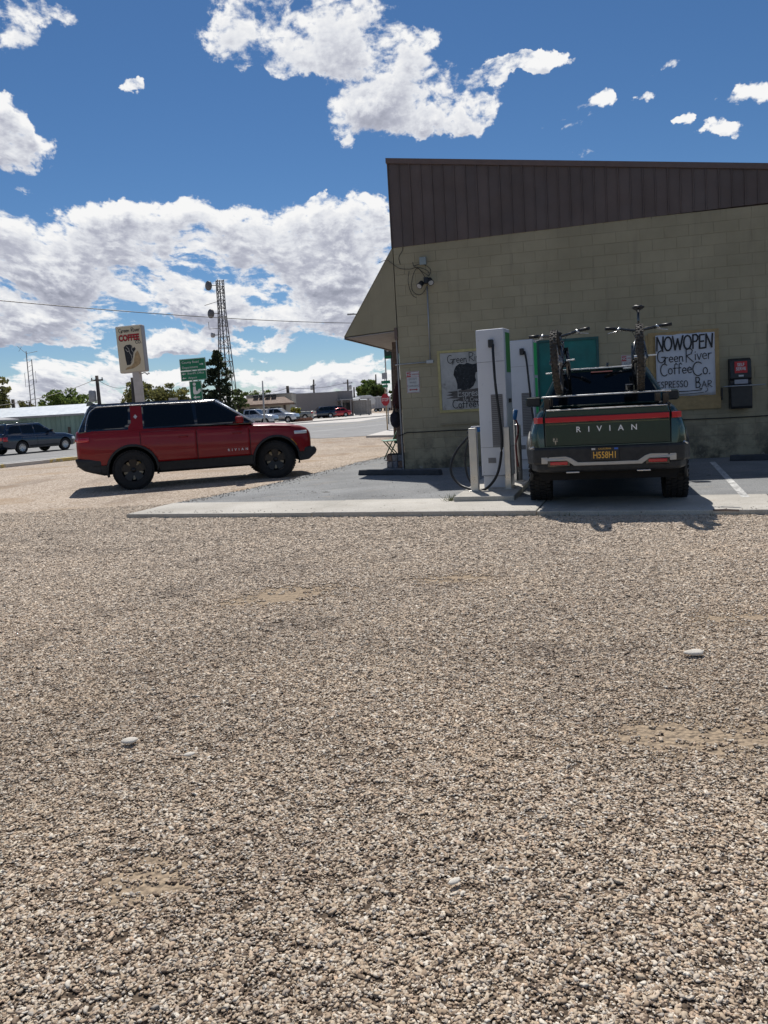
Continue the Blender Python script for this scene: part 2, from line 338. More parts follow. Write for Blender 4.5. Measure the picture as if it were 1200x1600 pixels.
M_conc = asphalt_mat('concrete strip', (.41, .39, .35), (.52, .495, .45), (.74, .73, .71))
M_road = asphalt_mat('road asphalt', (.19, .19, .19), (.30, .295, .285), (.8, .8, .8), False)
M_walk = asphalt_mat('pale concrete', (.5, .47, .43), (.58, .55, .51), (.85, .85, .85), False)
def sheet(name, pts, z, m, sub=0):
    mb = MB(); mb.add([(p[0], p[1], z) for p in pts], [tuple(range(len(pts)))]); o = struct(mb.build(name, m))
    return o
mb = MB(); mb.add([(-3000, -600, 0), (3000, -600, 0), (3000, 5000, 0), (-3000, 5000, 0)], [(0, 1, 2, 3)]); struct(mb.build('gravel_ground', M_grav))
def slab(name, pts, z0, z1, m, bevel=0.0):
    mb = MB(); mb.prism([(p[0], p[1], 0) for p in pts], (0, 0, z0), (0, 0, z1)); return mb.build(name, m, bevel=bevel)
# wall frame
C0 = Vector((.462, 16.931, 0)); Uw = Vector((.9724, -.2331, 0)).normalized(); Nw = Vector((.2331, .9724, 0)).normalized()
def Wp(s, hgt, out=0.0): return C0 + Uw*s + Vector((0, 0, hgt)) - Nw*out
# concrete strip in front of the apron: poured sections with joints
A0 = Vector((-3.97, 11.63)); A1 = Vector((4.353, 8.693)); B0 = Vector((-3.567, 12.80)); B1 = Vector((5.009, 9.93))
dA = (A1-A0)/8.826; dB = (B1-B0)/9.04
strip = thing('concrete_strip', 'pale concrete strip edging the front of the asphalt parking apron', 'pavement')
tt = [0, 3.1, 6.2, 9.0, 12.1, 15.2]
rr = random.Random(3)
sh = [0, .01, -.004, .006, 0, .004]
for i in range(len(tt)-1):
    a, b = tt[i]+.006, tt[i+1]-.006
    q = slab('concrete_slab', [A0+dA*a, A0+dA*b, B0+dB*b, B0+dB*a], -.05, .066+sh[i]*.6, M_conc, .012); q.parent = strip
for k in ('label', 'category'): del strip[k]
struct(strip)
rag = [B0+dB*i*.9+Vector((0, -.01)) for i in range(17)]
left = []
LP = [(-3.5, 12.82), (-3.1, 13.6), (-2.6, 14.5), (-2.1, 15.6), (-1.7, 16.9), (-1.1, 18.6), (-.5, 20.2), (0.0, 21.4), (.4, 22.3)]
for i in range(len(LP)-1):
    for k in range(6):
        t = k/6; left.append((LP[i][0]*(1-t)+LP[i+1][0]*t+rr.uniform(-.09, .09), LP[i][1]*(1-t)+LP[i+1][1]*t+rr.uniform(-.05, .05)))
ap = [tuple(p) for p in rag] + [(14.5, 13.0), (12.8, 14.2)] + [(C0.x+.05, C0.y+.02), (C0.x+.9, 22.3)] + left[::-1]
struct(slab('asphalt_apron', ap, -.02, .06, M_apron))
# highway
HD = Vector((.5, .866)); HN = Vector((.866, -.5)); EA = Vector((-13.3, 29.4)); EB = Vector((-24.4, 58.0))
def hw(base, t, off=0): return base+HD*t+HN*off
sheet('highway', [hw(EA, -60), hw(EA, 700), hw(EB, 700), hw(EB, -60)], .006, M_road)
M_yel = mat('yellow kerb paint', (.62, .47, .16), .8, var=.2, col2=(.5, .48, .44), f2=.56, s2=5)
M_wht = mat('white road paint', (.7, .7, .68), .8, var=.25, vs=3)
def line(name, a, b, w, z, m=M_wht):
    d = (b-a).normalized(); n = Vector((-d.y, d.x))*w/2; return sheet(name, [a-n, b-n, b+n, a+n], z, m)
line('lane_line', hw(EA, -30, -3.2), hw(EA, 500, -3.2), .14, .011)
line('lane_line', hw(EA, -30, -10.6), hw(EA, 500, -10.6), .12, .011, mat('yellow line', (.55, .42, .12), .8)); line('lane_line', hw(EA, -30, -17.6), hw(EA, 500, -17.6), .14, .011)
sheet('side_road', [(-3.2, 38.5), (9, 37.0), (9, 44), (0.6, 54), (-3.0, 47.6), (-5.5, 42.6)], .010, M_road)
kb = thing('yellow_kerb', 'kerb of yellow painted concrete lengths between gravel lot and highway', 'kerb')
for i in range(11):
    t = -9+i*1.9
    if i == 6: continue
    c = hw(EA, t+.9, .12); mb = MB().box((c.x, c.y, .06), (.26, 1.84, .15), rz=-rad(30)); mb.build('kerb_stone', M_yel if i % 5 != 4 else M_walk, kb, bevel=.02)
far = slab('pavement', [hw(EB, -60), hw(EB, 400), hw(EB, 400, -2.2), hw(EB, -60, -2.2)], 0, .13, M_walk); struct(far)
c0 = G(566, 684); c1 = G(660, 670)
struct(slab('pavement', [G(572, 684), G(660, 682), G(660, 669), G(612, 673)], 0, .1, M_walk))
sheet('parking_lot', [G(455, 664), G(560, 659), G(640, 646), G(560, 646), G(400, 657)], .016, M_walk)
# parking bay line
l0 = G(1113, 722, .06); l1 = G(1165, 777, .06); line('parking_line', l0.xy, l1.xy, .10, .0645, mat('worn white paint', (.56, .56, .54), .85, var=.25, vs=5, col2=(.22, .22, .22), f2=.55, s2=14))
# ------------------------------------------------------------------ pebbles (stuff)
def pebbles():
    nx, ny = 150, 110; ys = np.linspace(1.0, 13.2, ny); vs = []; dens = []; siz = []
    patches = [(G(1065, 1143), .50, .13), (G(1135, 1158), .42, .15), (G(470, 925), .45, .34), (G(400, 940), .6, .18), (G(235, 1375), .22, .14), (G(1150, 965), .4, .16), (G(700, 905), .5, .2)]
    for y in ys:
        for i in range(nx):
            w = .60*y+1.0; x = -w+2*w*i/(nx-1); vs.append((x, y, .002))
            d = (1.0 if y < 3.5 else max(.34, 1-(y-3.5)*.13))
            wob = .25*math.sin(x*7.1+y*3)+.2*math.sin(x*13-y*9)
            for p, rx, ry in patches:
                q = ((x-p.x)/rx)**2+((y-p.y)/ry)**2
                d *= min(1, max(.10, (q-.25+wob*.8)*.9))
            # worn tyre arcs
            for (ax, ay, ar) in ((3.6, 3.2, 6.4), (3.9, 2.4, 5.7), (-6.5, 6.5, 7.2)):
                rr_ = abs(math.hypot(x-ax, y-ay)-ar); d *= 1-.10*math.exp(-(rr_/.22)**2)
            # keep off the slabs
            tq = (x-A0.x)*dA.x+(y-A0.y)*dA.y; off = (y-A0.y)*dA.x-(x-A0.x)*dA.y
            if off > -.02 and tq > -.05: d = 0
            if off > .9 and x > -3.8 + (y-12.8)*.4: d = 0
            dens.append(max(0, d)); siz.append(1.0 if y < 3.5 else 1+min(.8, (y-3.5)*.13))
    fs = [(j*nx+i, j*nx+i+1, (j+1)*nx+i+1, (j+1)*nx+i) for j in range(ny-1) for i in range(nx-1)]
    me = bpy.data.meshes.new('gravel_pebbles'); me.from_pydata(vs, [], fs)
    for nme, arr in (('dens', dens), ('siz', siz)):
        a = me.attributes.new(nme, 'FLOAT', 'POINT'); a.data.foreach_set('value', arr)
    o = bpy.data.objects.new('gravel_pebbles', me); COL.objects.link(o); o['kind'] = 'stuff'
    o['label'] = 'loose rounded tan and grey pebbles covering the gravel lot'; o['category'] = 'gravel'
    m = bpy.data.materials.new('pebble'); m.use_nodes = True; nt = m.node_tree; clear(nt); h = NT(nt)
    b = h.n('ShaderNodeBsdfPrincipled'); out = h.n('ShaderNodeOutputMaterial'); h.set(out.inputs[0], b.outputs[0])
    r = h.m('FRACT', h.m('ADD', h.n('ShaderNodeObjectInfo').outputs['Random'], h.n('ShaderNodeNewGeometry').outputs['Random Per Island']))
    c = h.ramp(r, [(0, (.09, .066, .05)), (.07, (.20, .146, .105)), (.18, (.36, .27, .19)), (.34, (.52, .415, .30)), (.52, (.61, .515, .40)), (.62, (.42, .385, .345)), (.72, (.60, .445, .315)), (.86, (.70, .62, .51)), (1, (.80, .75, .66))])
    loc = h.n('ShaderNodeObjectInfo').outputs['Location']
    c = h.mix(h.mr(h.noise(loc, .9, 6, .6), .50, .70, 0, .30), c, (.46, .36, .25, 1))
    c = h.mix(1.0, c, h.ramp(h.noise(loc, .45, 5, .6), [(.28, (.66, .64, .63)), (.5, (.90, .89, .88)), (.72, (1.08, 1.05, 1.02))]), 'MULTIPLY')
    sp0 = h.n('ShaderNodeSeparateXYZ'); h.set(sp0.inputs[0], loc); sl0 = sp0.outputs[1]
    for ax, ay, ar, wd_ in ((3.6, 3.2, 6.4, .22), (-2.0, 14.5, 5.4, .26), (-1.6, 15.0, 6.6, .22)):
        dl = h.m('ABSOLUTE', h.m('SUBTRACT', h.vm('LENGTH', h.vm('SUBTRACT', h.vm('MULTIPLY', loc, (1, 1, 0)), (ax, ay, 0))), ar))
        c = h.mix(h.m('MULTIPLY', h.m('MULTIPLY', h.mr(dl, wd_, .03), h.mr(sl0, 3.0, 5.5)), h.mr(h.noise(loc, 1.7, 4, .6), .34, .60, 0, .42)), c, (.20, .155, .115, 1))
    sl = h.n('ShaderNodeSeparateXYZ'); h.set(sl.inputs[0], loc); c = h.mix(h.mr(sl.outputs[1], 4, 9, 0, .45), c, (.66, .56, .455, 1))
    dk = h.mr(h.noise(h.vm('MULTIPLY', loc, (1, 1.6, 1)), .8, 5, .55), .58, .68, 0, .4); c = h.mix(dk, c, (.16, .125, .10, 1))
    tc = h.n('ShaderNodeTexCoord').outputs['Object']
    c = h.mix(1.0, c, h.ramp(h.noise(tc, 1.6, 5, .7), [(.3, (.78, .76, .73)), (.7, (1.12, 1.12, 1.12))]), 'MULTIPLY')
    h.set(b.inputs['Base Color'], c); b.inputs['Roughness'].default_value = .75; b.inputs['Specular IOR Level'].default_value = .35
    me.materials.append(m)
    g = bpy.data.node_groups.new('scatter', 'GeometryNodeTree')
    g.interface.new_socket('Geometry', in_out='INPUT', socket_type='NodeSocketGeometry'); g.interface.new_socket('Geometry', in_out='OUTPUT', socket_type='NodeSocketGeometry')
    N = g.nodes.new; L = g.links.new
    gi = N('NodeGroupInput'); go = N('NodeGroupOutput')
    dp = N('GeometryNodeDistributePointsOnFaces'); L(gi.outputs[0], dp.inputs['Mesh'])
    na = N('GeometryNodeInputNamedAttribute'); na.data_type = 'FLOAT'; na.inputs[0].default_value = 'dens'
    mu = N('ShaderNodeMath'); mu.operation = 'MULTIPLY'; L(na.outputs[0], mu.inputs[0]); mu.inputs[1].default_value = 2200
    L(mu.outputs[0], dp.inputs['Density']); dp.inputs['Seed'].default_value = 5
    join = N('GeometryNodeGeometryToInstance')
    rc = random.Random(21)
    for c_ in range(7):
        jc = N('GeometryNodeJoinGeometry')
        for i in range(12):
            ic = N('GeometryNodeMeshIcoSphere'); ic.inputs['Subdivisions'].default_value = 2; ic.inputs['Radius'].default_value = 1
            nz = N('ShaderNodeTexNoise'); nz.inputs['Scale'].default_value = 1.05; nz.inputs['Detail'].default_value = 1
            ps = N('GeometryNodeInputPosition'); ad = N('ShaderNodeVectorMath'); ad.operation = 'ADD'; L(ps.outputs[0], ad.inputs[0]); ad.inputs[1].default_value = (i*7.3+c_*2.1, i*3.1-c_, i+c_*5)
            L(ad.outputs[0], nz.inputs['Vector'])
            sb = N('ShaderNodeVectorMath'); sb.operation = 'SUBTRACT'; L(nz.outputs['Color'], sb.inputs[0]); sb.inputs[1].default_value = (.5, .5, .5)
            ml = N('ShaderNodeVectorMath'); ml.operation = 'MULTIPLY'; L(sb.outputs[0], ml.inputs[0]); ml.inputs[1].default_value = (2.2, 2.2, 1.8)
            sp = N('GeometryNodeSetPosition'); L(ic.outputs[0], sp.inputs[0]); L(ml.outputs[0], sp.inputs['Offset'])
            tr = N('GeometryNodeTransform'); L(sp.outputs[0], tr.inputs[0])
            r_ = .0034+.0040*rc.random()**1.6+(.0035 if rc.random() < .06 else 0); an = rc.uniform(0, 6.28); dd_ = .028*math.sqrt(rc.random())
            tr.inputs['Translation'].default_value = (dd_*math.cos(an), dd_*math.sin(an), rc.uniform(-.0005, .0035)); tr.inputs['Rotation'].default_value = (rc.gauss(0, .22), rc.gauss(0, .22), rc.uniform(0, 6.28))
            tr.inputs['Scale'].default_value = (r_*rc.uniform(1.05, 1.35), r_*rc.uniform(.7, .95), r_*rc.uniform(.36, .56))
            L(tr.outputs[0], jc.inputs[0])
        ss = N('GeometryNodeSetShadeSmooth'); L(jc.outputs[0], ss.inputs[0])
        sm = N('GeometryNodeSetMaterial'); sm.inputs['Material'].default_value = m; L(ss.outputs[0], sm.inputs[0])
        L(sm.outputs[0], join.inputs[0])
    io = N('GeometryNodeInstanceOnPoints'); L(dp.outputs['Points'], io.inputs['Points']); L(join.outputs[0], io.inputs['Instance']); io.inputs['Pick Instance'].default_value = True
    rv = N('FunctionNodeRandomValue'); rv.data_type = 'FLOAT_VECTOR'; rv.inputs[0].default_value = (-.1, -.1, 0); rv.inputs[1].default_value = (.1, .1, 6.283)
    L(rv.outputs[0], io.inputs['Rotation'])
    r1 = N('FunctionNodeRandomValue'); r1.data_type = 'FLOAT'; r1.inputs[2].default_value = 0; r1.inputs[3].default_value = 1; r1.inputs['Seed'].default_value = 4
    pw = N('ShaderNodeMath'); pw.operation = 'POWER'; L(r1.outputs[1], pw.inputs[0]); pw.inputs[1].default_value = 3.2
    ma = N('ShaderNodeMath'); ma.operation = 'MULTIPLY_ADD'; L(pw.outputs[0], ma.inputs[0]); ma.inputs[1].default_value = .30; ma.inputs[2].default_value = .80
    nb = N('GeometryNodeInputNamedAttribute'); nb.data_type = 'FLOAT'; nb.inputs[0].default_value = 'siz'
    m2 = N('ShaderNodeMath'); m2.operation = 'MULTIPLY'; L(ma.outputs[0], m2.inputs[0]); L(nb.outputs[0], m2.inputs[1])
    L(m2.outputs[0], io.inputs['Scale'])
    jn = N('GeometryNodeJoinGeometry'); L(io.outputs[0], jn.inputs[0]); L(io.outputs[0], go.inputs[0])
    md = o.modifiers.new('scatter', 'NODES'); md.node_group = g
pebbles()
# larger stones lying on the gravel
M_stone = mat('river stone', (.68, .63, .55), .85, var=.2, vs=30, spec=.2)
for i, (px, py, sz, lab) in enumerate([(1084, 1027, .05, 'long flat white stone alone on the gravel near the right edge'), (202, 1166, .036, 'flat pale stone on the gravel at the left, before the red suv'), (297, 1187, .022, 'small grey stone beside the flat pale stone on the gravel'), (712, 1388, .02, 'rounded mauve stone on the near gravel right of centre')]):
    p = G(px, py); me = bpy.data.meshes.new('stone'); bm = bmesh.new(); bmesh.ops.create_icosphere(bm, subdivisions=3, radius=sz)
    for v in bm.verts: v.co = Vector((v.co.x*1.1, v.co.y*.55, v.co.z*.32))*(1+.12*math.sin(v.co.x*60+i)+.08*math.sin(v.co.y*90))
    for f in bm.faces: f.smooth = True
    bm.to_mesh(me); bm.free(); me.materials.append(M_stone); o = bpy.data.objects.new('stone', me); COL.objects.link(o); o.location = (p.x, p.y, .022+sz*.1); o.rotation_euler = (.1, 0, .2*i)
    tag(o, lab, 'stone')
# ------------------------------------------------------------------ coffee shop building
def block_mat(name, col):
    m = bpy.data.materials.new(name); m.use_nodes = True; nt = m.node_tree; clear(nt); h = NT(nt)
    b = h.n('ShaderNodeBsdfPrincipled'); o = h.n('ShaderNodeOutputMaterial'); h.set(o.inputs[0], b.outputs[0])
    gp = h.n('ShaderNodeNewGeometry'); P = gp.outputs['Position']
    oi = h.n('ShaderNodeObjectInfo').outputs['Random']; r = h.m('FRACT', h.m('ADD', oi, gp.outputs['Random Per Island']))
    c = h.mix(1.0, (*col, 1), h.ramp(r, [(0, (.965, .965, .965)), (1, (1.03, 1.03, 1.03))]), 'MULTIPLY')
    c = h.mix(1.0, c, h.ramp(h.noise(P, 1.1, 7, .6), [(.3, (.86, .86, .84)), (.7, (1.1, 1.09, 1.08))]), 'MULTIPLY')
    sp = h.n('ShaderNodeSeparateXYZ'); h.set(sp.inputs[0], P)
    # fresher repaint streaks, splash dirt at the foot
    st = h.mr(h.noise(h.vm('MULTIPLY', P, (5, 5, .5)), 1.2, 5, .6), .56, .72, 0, .4); c = h.mix(st, c, (col[0]*.66, col[1]*.66, col[2]*.7, 1))
    low = h.m('MULTIPLY', h.mr(sp.outputs[2], 1.25, .1), h.mr(h.noise(P, 2.3, 8, .7), .38, .62)); c = h.mix(h.m('MULTIPLY', low, .8), c, (.055, .05, .042, 1))
    wh = h.m('MULTIPLY', h.mr(sp.outputs[2], .35, .12), h.mr(h.noise(P, 5, 6, .7), .6, .66)); c = h.mix(wh, c, (.4, .37, .3, 1))
    h.set(b.inputs['Base Color'], c); b.inputs['Roughness'].default_value = .85; b.inputs['Specular IOR Level'].default_value = .25
    bp = h.n('ShaderNodeBump'); bp.inputs['Distance'].default_value = .004
    h.set(bp.inputs['Height'], h.noise(P, 70, 5, .65)); h.set(b.inputs['Normal'], bp.outputs[0]); return m
OL = (.385, .338, .235)
M_blk = block_mat('painted block', OL); M_mort = block_mat('painted mortar', tuple(c*.86 for c in OL))
M_sid = mat('brown metal siding', (.120, .086, .075), .5, var=.14, vs=1.2, bump=.001, bs=9, rnd=.10)
M_cap = mat('brown cap flashing', (.15, .10, .085), .5, var=.1)
M_panel = block_mat('olive panel', tuple(c*.96 for c in OL))
M_soff = mat('pale soffit', (.34, .33, .33), .8, var=.15)
M_tan = mat('tan painted wood', (.40, .28, .13), .7, var=.18, vs=9, bump=.001)
M_yelw = mat('pale yellow wood', (.50, .43, .20), .7, var=.2, vs=9)
M_teal = mat('teal painted board', (.012, .17, .15), .5, var=.25, vs=2.5)
M_teald = mat('dark teal frame', (.02, .10, .095), .5, var=.2)
M_blackp = mat('black plastic', (.016, .017, .02), .45, var=.15)
M_wire = mat('black cable', (.012, .012, .013), .5, var=.1)
M_galv = mat('galvanised metal', (.42, .43, .44), .45, .6, var=.15)
M_ink = mat('black marker ink', (.015, .015, .018), .6, var=0)
shop = thing('coffee_shop', 'olive painted block coffee shop building with brown metal siding parapet behind the pickup', 'building', C0)
SI = Matrix.Translation(C0).inverted()
def kid(o, p=shop):
    """keep world placement under a thing placed at its base"""
    o.parent = p
    bpy.context.view_layer.update() if False else None
    o.matrix_parent_inverse = Matrix.Translation(p.location).inverted() if p.parent is None and tuple(p.rotation_euler) == (0, 0, 0) else o.matrix_parent_inverse
    return o
def wq(pts, d0, d1, name, m, p=shop, bevel=0.0):
    """polygon in wall coordinates (s,h), from d0 to d1 out of the wall"""
    mb = MB(); mb.prism([Wp(a, b) for a, b in pts], -Nw*d0, -Nw*d1); o = mb.build(name, m, bevel=bevel)
    return kid(o, p) if p else o
def rect(a, b, c, d): return [(a, b), (c, b), (c, d), (a, d)]
SMAX = 11.6; HC = .2225; BW = .462
wins = [(.83, 1.26, 2.27, 2.6), (2.93, 1.12, 4.22, 2.66), (5.16, 1.06, 6.52, 2.65), (7.40, 1.06, 8.7, 2.7)]
wq(rect(0, 0, SMAX, 4.9), -.20, -.0055, 'mortar_bed', M_mort)
def blockmesh(w, h):
    bm = bmesh.new(); bmesh.ops.create_cube(bm, size=1)
    for v in bm.verts: v.co = Vector((v.co.x*w, v.co.y*.03, v.co.z*h))
    bmesh.ops.bevel(bm, geom=[e for e in bm.edges if all(v.co.y < 0 for v in e.verts)], offset=.003, segments=1, affect='EDGES')
    me = bpy.data.meshes.new('block'); bm.to_mesh(me); bm.free(); me.materials.append(M_blk); return me
ang = math.atan2(Uw.y, Uw.x); JT = .006; spots = []
rb = random.Random(11)
for r in range(22):
    h0 = .06+r*HC*.9985; off = -BW/2 if r % 2 else 0.0; s = off
    while s < SMAX-.01:
        a, b = max(s, 0), min(s+BW, SMAX); s += BW
        if b-a < .05: continue
        cx, cz = (a+b)/2, h0+HC/2
        if any(w[0]+.02 < a and b < w[2]-.02 and w[1]+.02 < h0 and h0+HC < w[3]-.02 for w in wins): continue
        spots.append((a, b, cx, cz))
seen = [q for q in spots if .1 < q[2] < 8.2 and not (3.0 < q[2] < 5.4 and q[3] < 1.6)]
seen.sort(key=lambda q: (Wp(q[2], q[3])-Vector((0, 0, EYE))).length-(0 if q[3] < 4.7 else -.5))
ind = set(seen[:292]); cache = {}
st = MB(); bt = blockmesh(BW-JT, HC-JT); 
for q in spots:
    a, b, cx, cz = q; jit = rb.uniform(-.0025, .0025)
    if q in ind:
        k = round(b-a, 3)
        if k not in cache: cache[k] = blockmesh(b-a-JT, HC-JT)
        o = bpy.data.objects.new('block', cache[k]); COL.objects.link(o); o.parent = shop; o.location = Wp(cx, cz, -.015+jit)-C0; o.rotation_euler = (0, 0, ang)
    else: st.box(Wp(cx, cz, -.015+jit), (b-a-JT, .03, HC-JT), rz=ang)
kid(st.build('block_courses', M_blk)); shop.children[-1]['kind'] = 'stuff'
for o in shop.children:
    if o.name.startswith('block_courses'): o['kind'] = 'stuff'
# siding
sid0 = -.03; pw = .2355
for i in range(50):
    a = sid0+i*pw; b = a+pw-.004
    if b > SMAX: break
    hb = lambda s: 4.868+.0145*s
    ht = lambda s: 6.66-.1395*s
    rib = .022 if i % 2 else .03
    prof = [(a, -.05), (a, rib+.012), (a+.018, rib+.012), (a+.030, .014), (b-.012, .014), (b, .020), (b, -.05)]
    vs = [Wp(s, hb(s), o) for s, o in prof]+[Wp(s, ht(s), o) for s, o in prof]; n = len(prof)
    m_ = MB().add(vs, [tuple(range(n)), tuple(range(n, 2*n))[::-1]]+[(k, (k+1) % n, n+(k+1) % n, n+k) for k in range(n)])
    kid(m_.build('siding_panel', M_sid))
wq([(-.05, 6.645), (SMAX, 6.645-.1395*SMAX), (SMAX, 6.755-.1395*SMAX), (-.05, 6.755)], -.25, .055, 'cap_flashing', M_cap)
# body of the building behind the wall
mb = MB(); q0, q1 = C0-Uw*.03, C0+Uw*SMAX
mb.prism([q0+Nw*.21, q1+Nw*.21, q1+Nw*13, q0+Nw*13], (0, 0, 0), (0, 0, 4.86)); kid(mb.build('rear_walls', M_panel))
mb = MB(); mb.prism([Wp(-.03, 4.87), Wp(SMAX, 4.87), Wp(SMAX, 6.6-.1395*SMAX), Wp(-.03, 6.6)], Nw*.052, Nw*13); kid(mb.build('parapet_box', M_sid))
# awning: a sloping hood along the front
mb = MB(); mb.prism([Wp(-.015, 4.86), Wp(-1.2, 3.05), Wp(-.015, 3.115)], -Nw*.0, Nw*.03); kid(mb.build('awning_gable', M_panel))
mb = MB(); mb.add([Wp(-.01, 4.9), Wp(-1.215, 3.06), Wp(-1.215, 3.06)+Nw*12, Wp(-.01, 4.9)+Nw*12, Wp(-.01, 4.86), Wp(-1.2, 3.03), Wp(-1.2, 3.03)+Nw*12, Wp(-.01, 4.86)+Nw*12],
              [(0, 1, 2, 3), (4, 5, 6, 7), (0, 1, 5, 4), (2, 3, 7, 6), (1, 2, 6, 5)]); kid(mb.build('awning', M_panel))
mb = MB(); mb.prism([Wp(-1.19, 3.035)+Nw*.03, Wp(-.03, 3.10)+Nw*.03, Wp(-.03, 3.10)+Nw*12, Wp(-1.19, 3.035)+Nw*12], (0, 0, -.02), (0, 0, 0)); kid(mb.build('soffit', M_soff))
mb = MB(); mb.prism([Wp(-1.215, 2.99), Wp(-1.185, 2.99), Wp(-1.185, 3.06), Wp(-1.215, 3.06)], Nw*.0, Nw*12); kid(mb.build('fascia', M_cap))
mb = MB().box(tuple(Wp(-.04, 3.03)), (.06, .06, .26), rz=ang); kid(mb.build('soffit_bracket', M_cap))
# windows (parts of the building): frame, boarded pane, sill
def window(s0, h0, s1, h1, fw, m_f, m_p, sill=None, name='window'):
    wmb = MB()
    for r_ in (rect(s0, h0, s0+fw, h1), rect(s1-fw, h0, s1, h1), rect(s0+fw, h1-fw, s1-fw, h1), rect(s0+fw, h0, s1-fw, h0+fw)):
        wmb.prism([Wp(a, b) for a, b in r_], -Nw*.0, -Nw*.035)
    w_ = kid(wmb.build('window', m_f, bevel=.003))
    pm = MB(); pm.prism([Wp(a, b) for a, b in rect(s0+fw-.002, h0+fw-.002, s1-fw+.002, h1-fw+.002)], Nw*.02, -Nw*.012); p_ = pm.build('pane', m_p); p_.parent = w_; 
    if sill:
        sm = MB(); sm.prism([Wp(a, b) for a, b in sill], -Nw*.0, -Nw*.05); q_ = sm.build('sill', m_f, bevel=.004); q_.parent = w_
    return w_
M_board = mat('grey white board', (.46, .45, .43), .8, var=.2, vs=4, col2=(.27, .25, .23), f2=.6)
window(.847, 1.255, 2.25, 2.592, .055, M_yelw, M_board)
wq(rect(.86, 1.03, 2.24, 1.250), -.01, .012, 'infill_board', M_panel)
wq(rect(.84, .995, 2.26, 1.028), -.01, .04, 'ledge', M_mort)
w = window(2.95, 1.14, 4.21, 2.655, .05, M_teald, M_teal)
w = window(5.175, 1.30, 6.51, 2.64, .09, M_tan, M_tan, rect(5.16, 1.06, 6.525, 1.297))
wq(rect(5.125, 1.30, 5.170, 2.60), -.0, .03, 'trim_board', M_tan)
w = window(7.42, 1.1, 8.68, 2.66, .06, M_teald, M_teal, rect(7.4, 1.0, 8.7, 1.095))
wq(rect(6.535, 1.22, 6.56, 1.46), 0, .06, 'hinge', M_blackp)
# facade details seen past the corner
mb = MB(); mb.prism([Wp(-.032, .06), Wp(-.06, .06), Wp(-.06, 3.08), Wp(-.032, 3.08)], Nw*.02, Nw*.12); kid(mb.build('corner_trim', M_soff))
# ---- window paintings and banner
def board_mtx(s, h, out): return frame(Wp(s, h, out), Uw, (0, 0, 1))
bn = thing('banner', 'white hand lettered NOW OPEN banner in the tan framed window right of the pickup', 'banner', Wp(5.32, 1.33))
def bkid(o): o.parent = bn; o.matrix_parent_inverse = Matrix.Translation(bn.location).inverted(); return o
M_sheet = mat('white banner vinyl', (.60, .61, .66), .5, var=.06, vs=3, bump=.004, bs=6)
vs = []; nx, nz = 14, 14
for j in range(nz+1):
    for i in range(nx+1):
        s = 5.315+1.115*i/nx; hh = 1.335+1.245*j/nz+.006*math.sin(i*1.3)
        vs.append(Wp(s, hh, .042+.006*math.sin(i*.9+j*.5)+.004*math.sin(j*1.7)))
mb = MB().add(vs, [(j*(nx+1)+i, j*(nx+1)+i+1, (j+1)*(nx+1)+i+1, (j+1)*(nx+1)+i) for j in range(nz) for i in range(nx)], True)
o = bkid(mb.build('sheet', M_sheet)); sd = o.modifiers.new('thick', 'SOLIDIFY'); sd.thickness = .002
mb = MB(); LN = -Nw
hand(mb, 'NOWOPEN', Wp(5.325, 2.27), Uw, (0.02, 0, 1), LN, .27, .034, sx=.72, lift=.058)
hand(mb, 'G', Wp(5.335, 2.03), Uw, (0, 0, 1), LN, .24, .021, sx=.80, lift=.058); hand(mb, 'reen', Wp(5.475, 2.03), Uw, (0, 0, 1), LN, .20, .019, sx=.95, lift=.058)
hand(mb, 'R', Wp(5.87, 2.01), Uw, (0, 0, 1), LN, .27, .019, sx=.85, lift=.058); hand(mb, 'iver', Wp(6.04, 2.05), Uw, (0, 0, 1), LN, .22, .017, sx=.95, lift=.058)
hand(mb, 'C', Wp(5.39, 1.76), Uw, (0, 0, 1), LN, .24, .021, sx=.8, lift=.058); hand(mb, 'offee', Wp(5.535, 1.79), Uw, (0, 0, 1), LN, .215, .019, sx=.92, lift=.058)
hand(mb, 'C', Wp(6.00, 1.73), Uw, (0, 0, 1), LN, .27, .022, sx=.95, lift=.058); hand(mb, 'o.', Wp(6.19, 1.75), Uw, (0, 0, 1), LN, .25, .02, sx=.85, lift=.058)
hand(mb, 'ESPRESSO', Wp(5.33, 1.52), Uw, (0.0, 0, 1), LN, .125, .016, sx=.76, lift=.058, track=.12)
hand(mb, 'B', Wp(6.05, 1.49), Uw, (0, 0, 1), LN, .21, .02, sx=.75, lift=.058); hand(mb, 'AR', Wp(6.17, 1.49), Uw, (0, 0, 1), LN, .125, .015, sx=1.05, lift=.058, track=.08)
mb.ribbon([Wp(5.55, 1.435), Wp(5.9, 1.43), Wp(6.15, 1.44), Wp(6.17, 1.47), Wp(6.13, 1.475)], .018, LN, .058)
mb.ribbon([Wp(6.27, 1.47), Wp(6.28, 1.43), Wp(6.23, 1.395)], .012, LN, .058)
mb.ribbon([Wp(5.5, 1.385), Wp(5.9, 1.375), Wp(6.2, 1.39)], .010, LN, .0585)
bkid(mb.build('hand_lettering', M_ink, fixn=False))
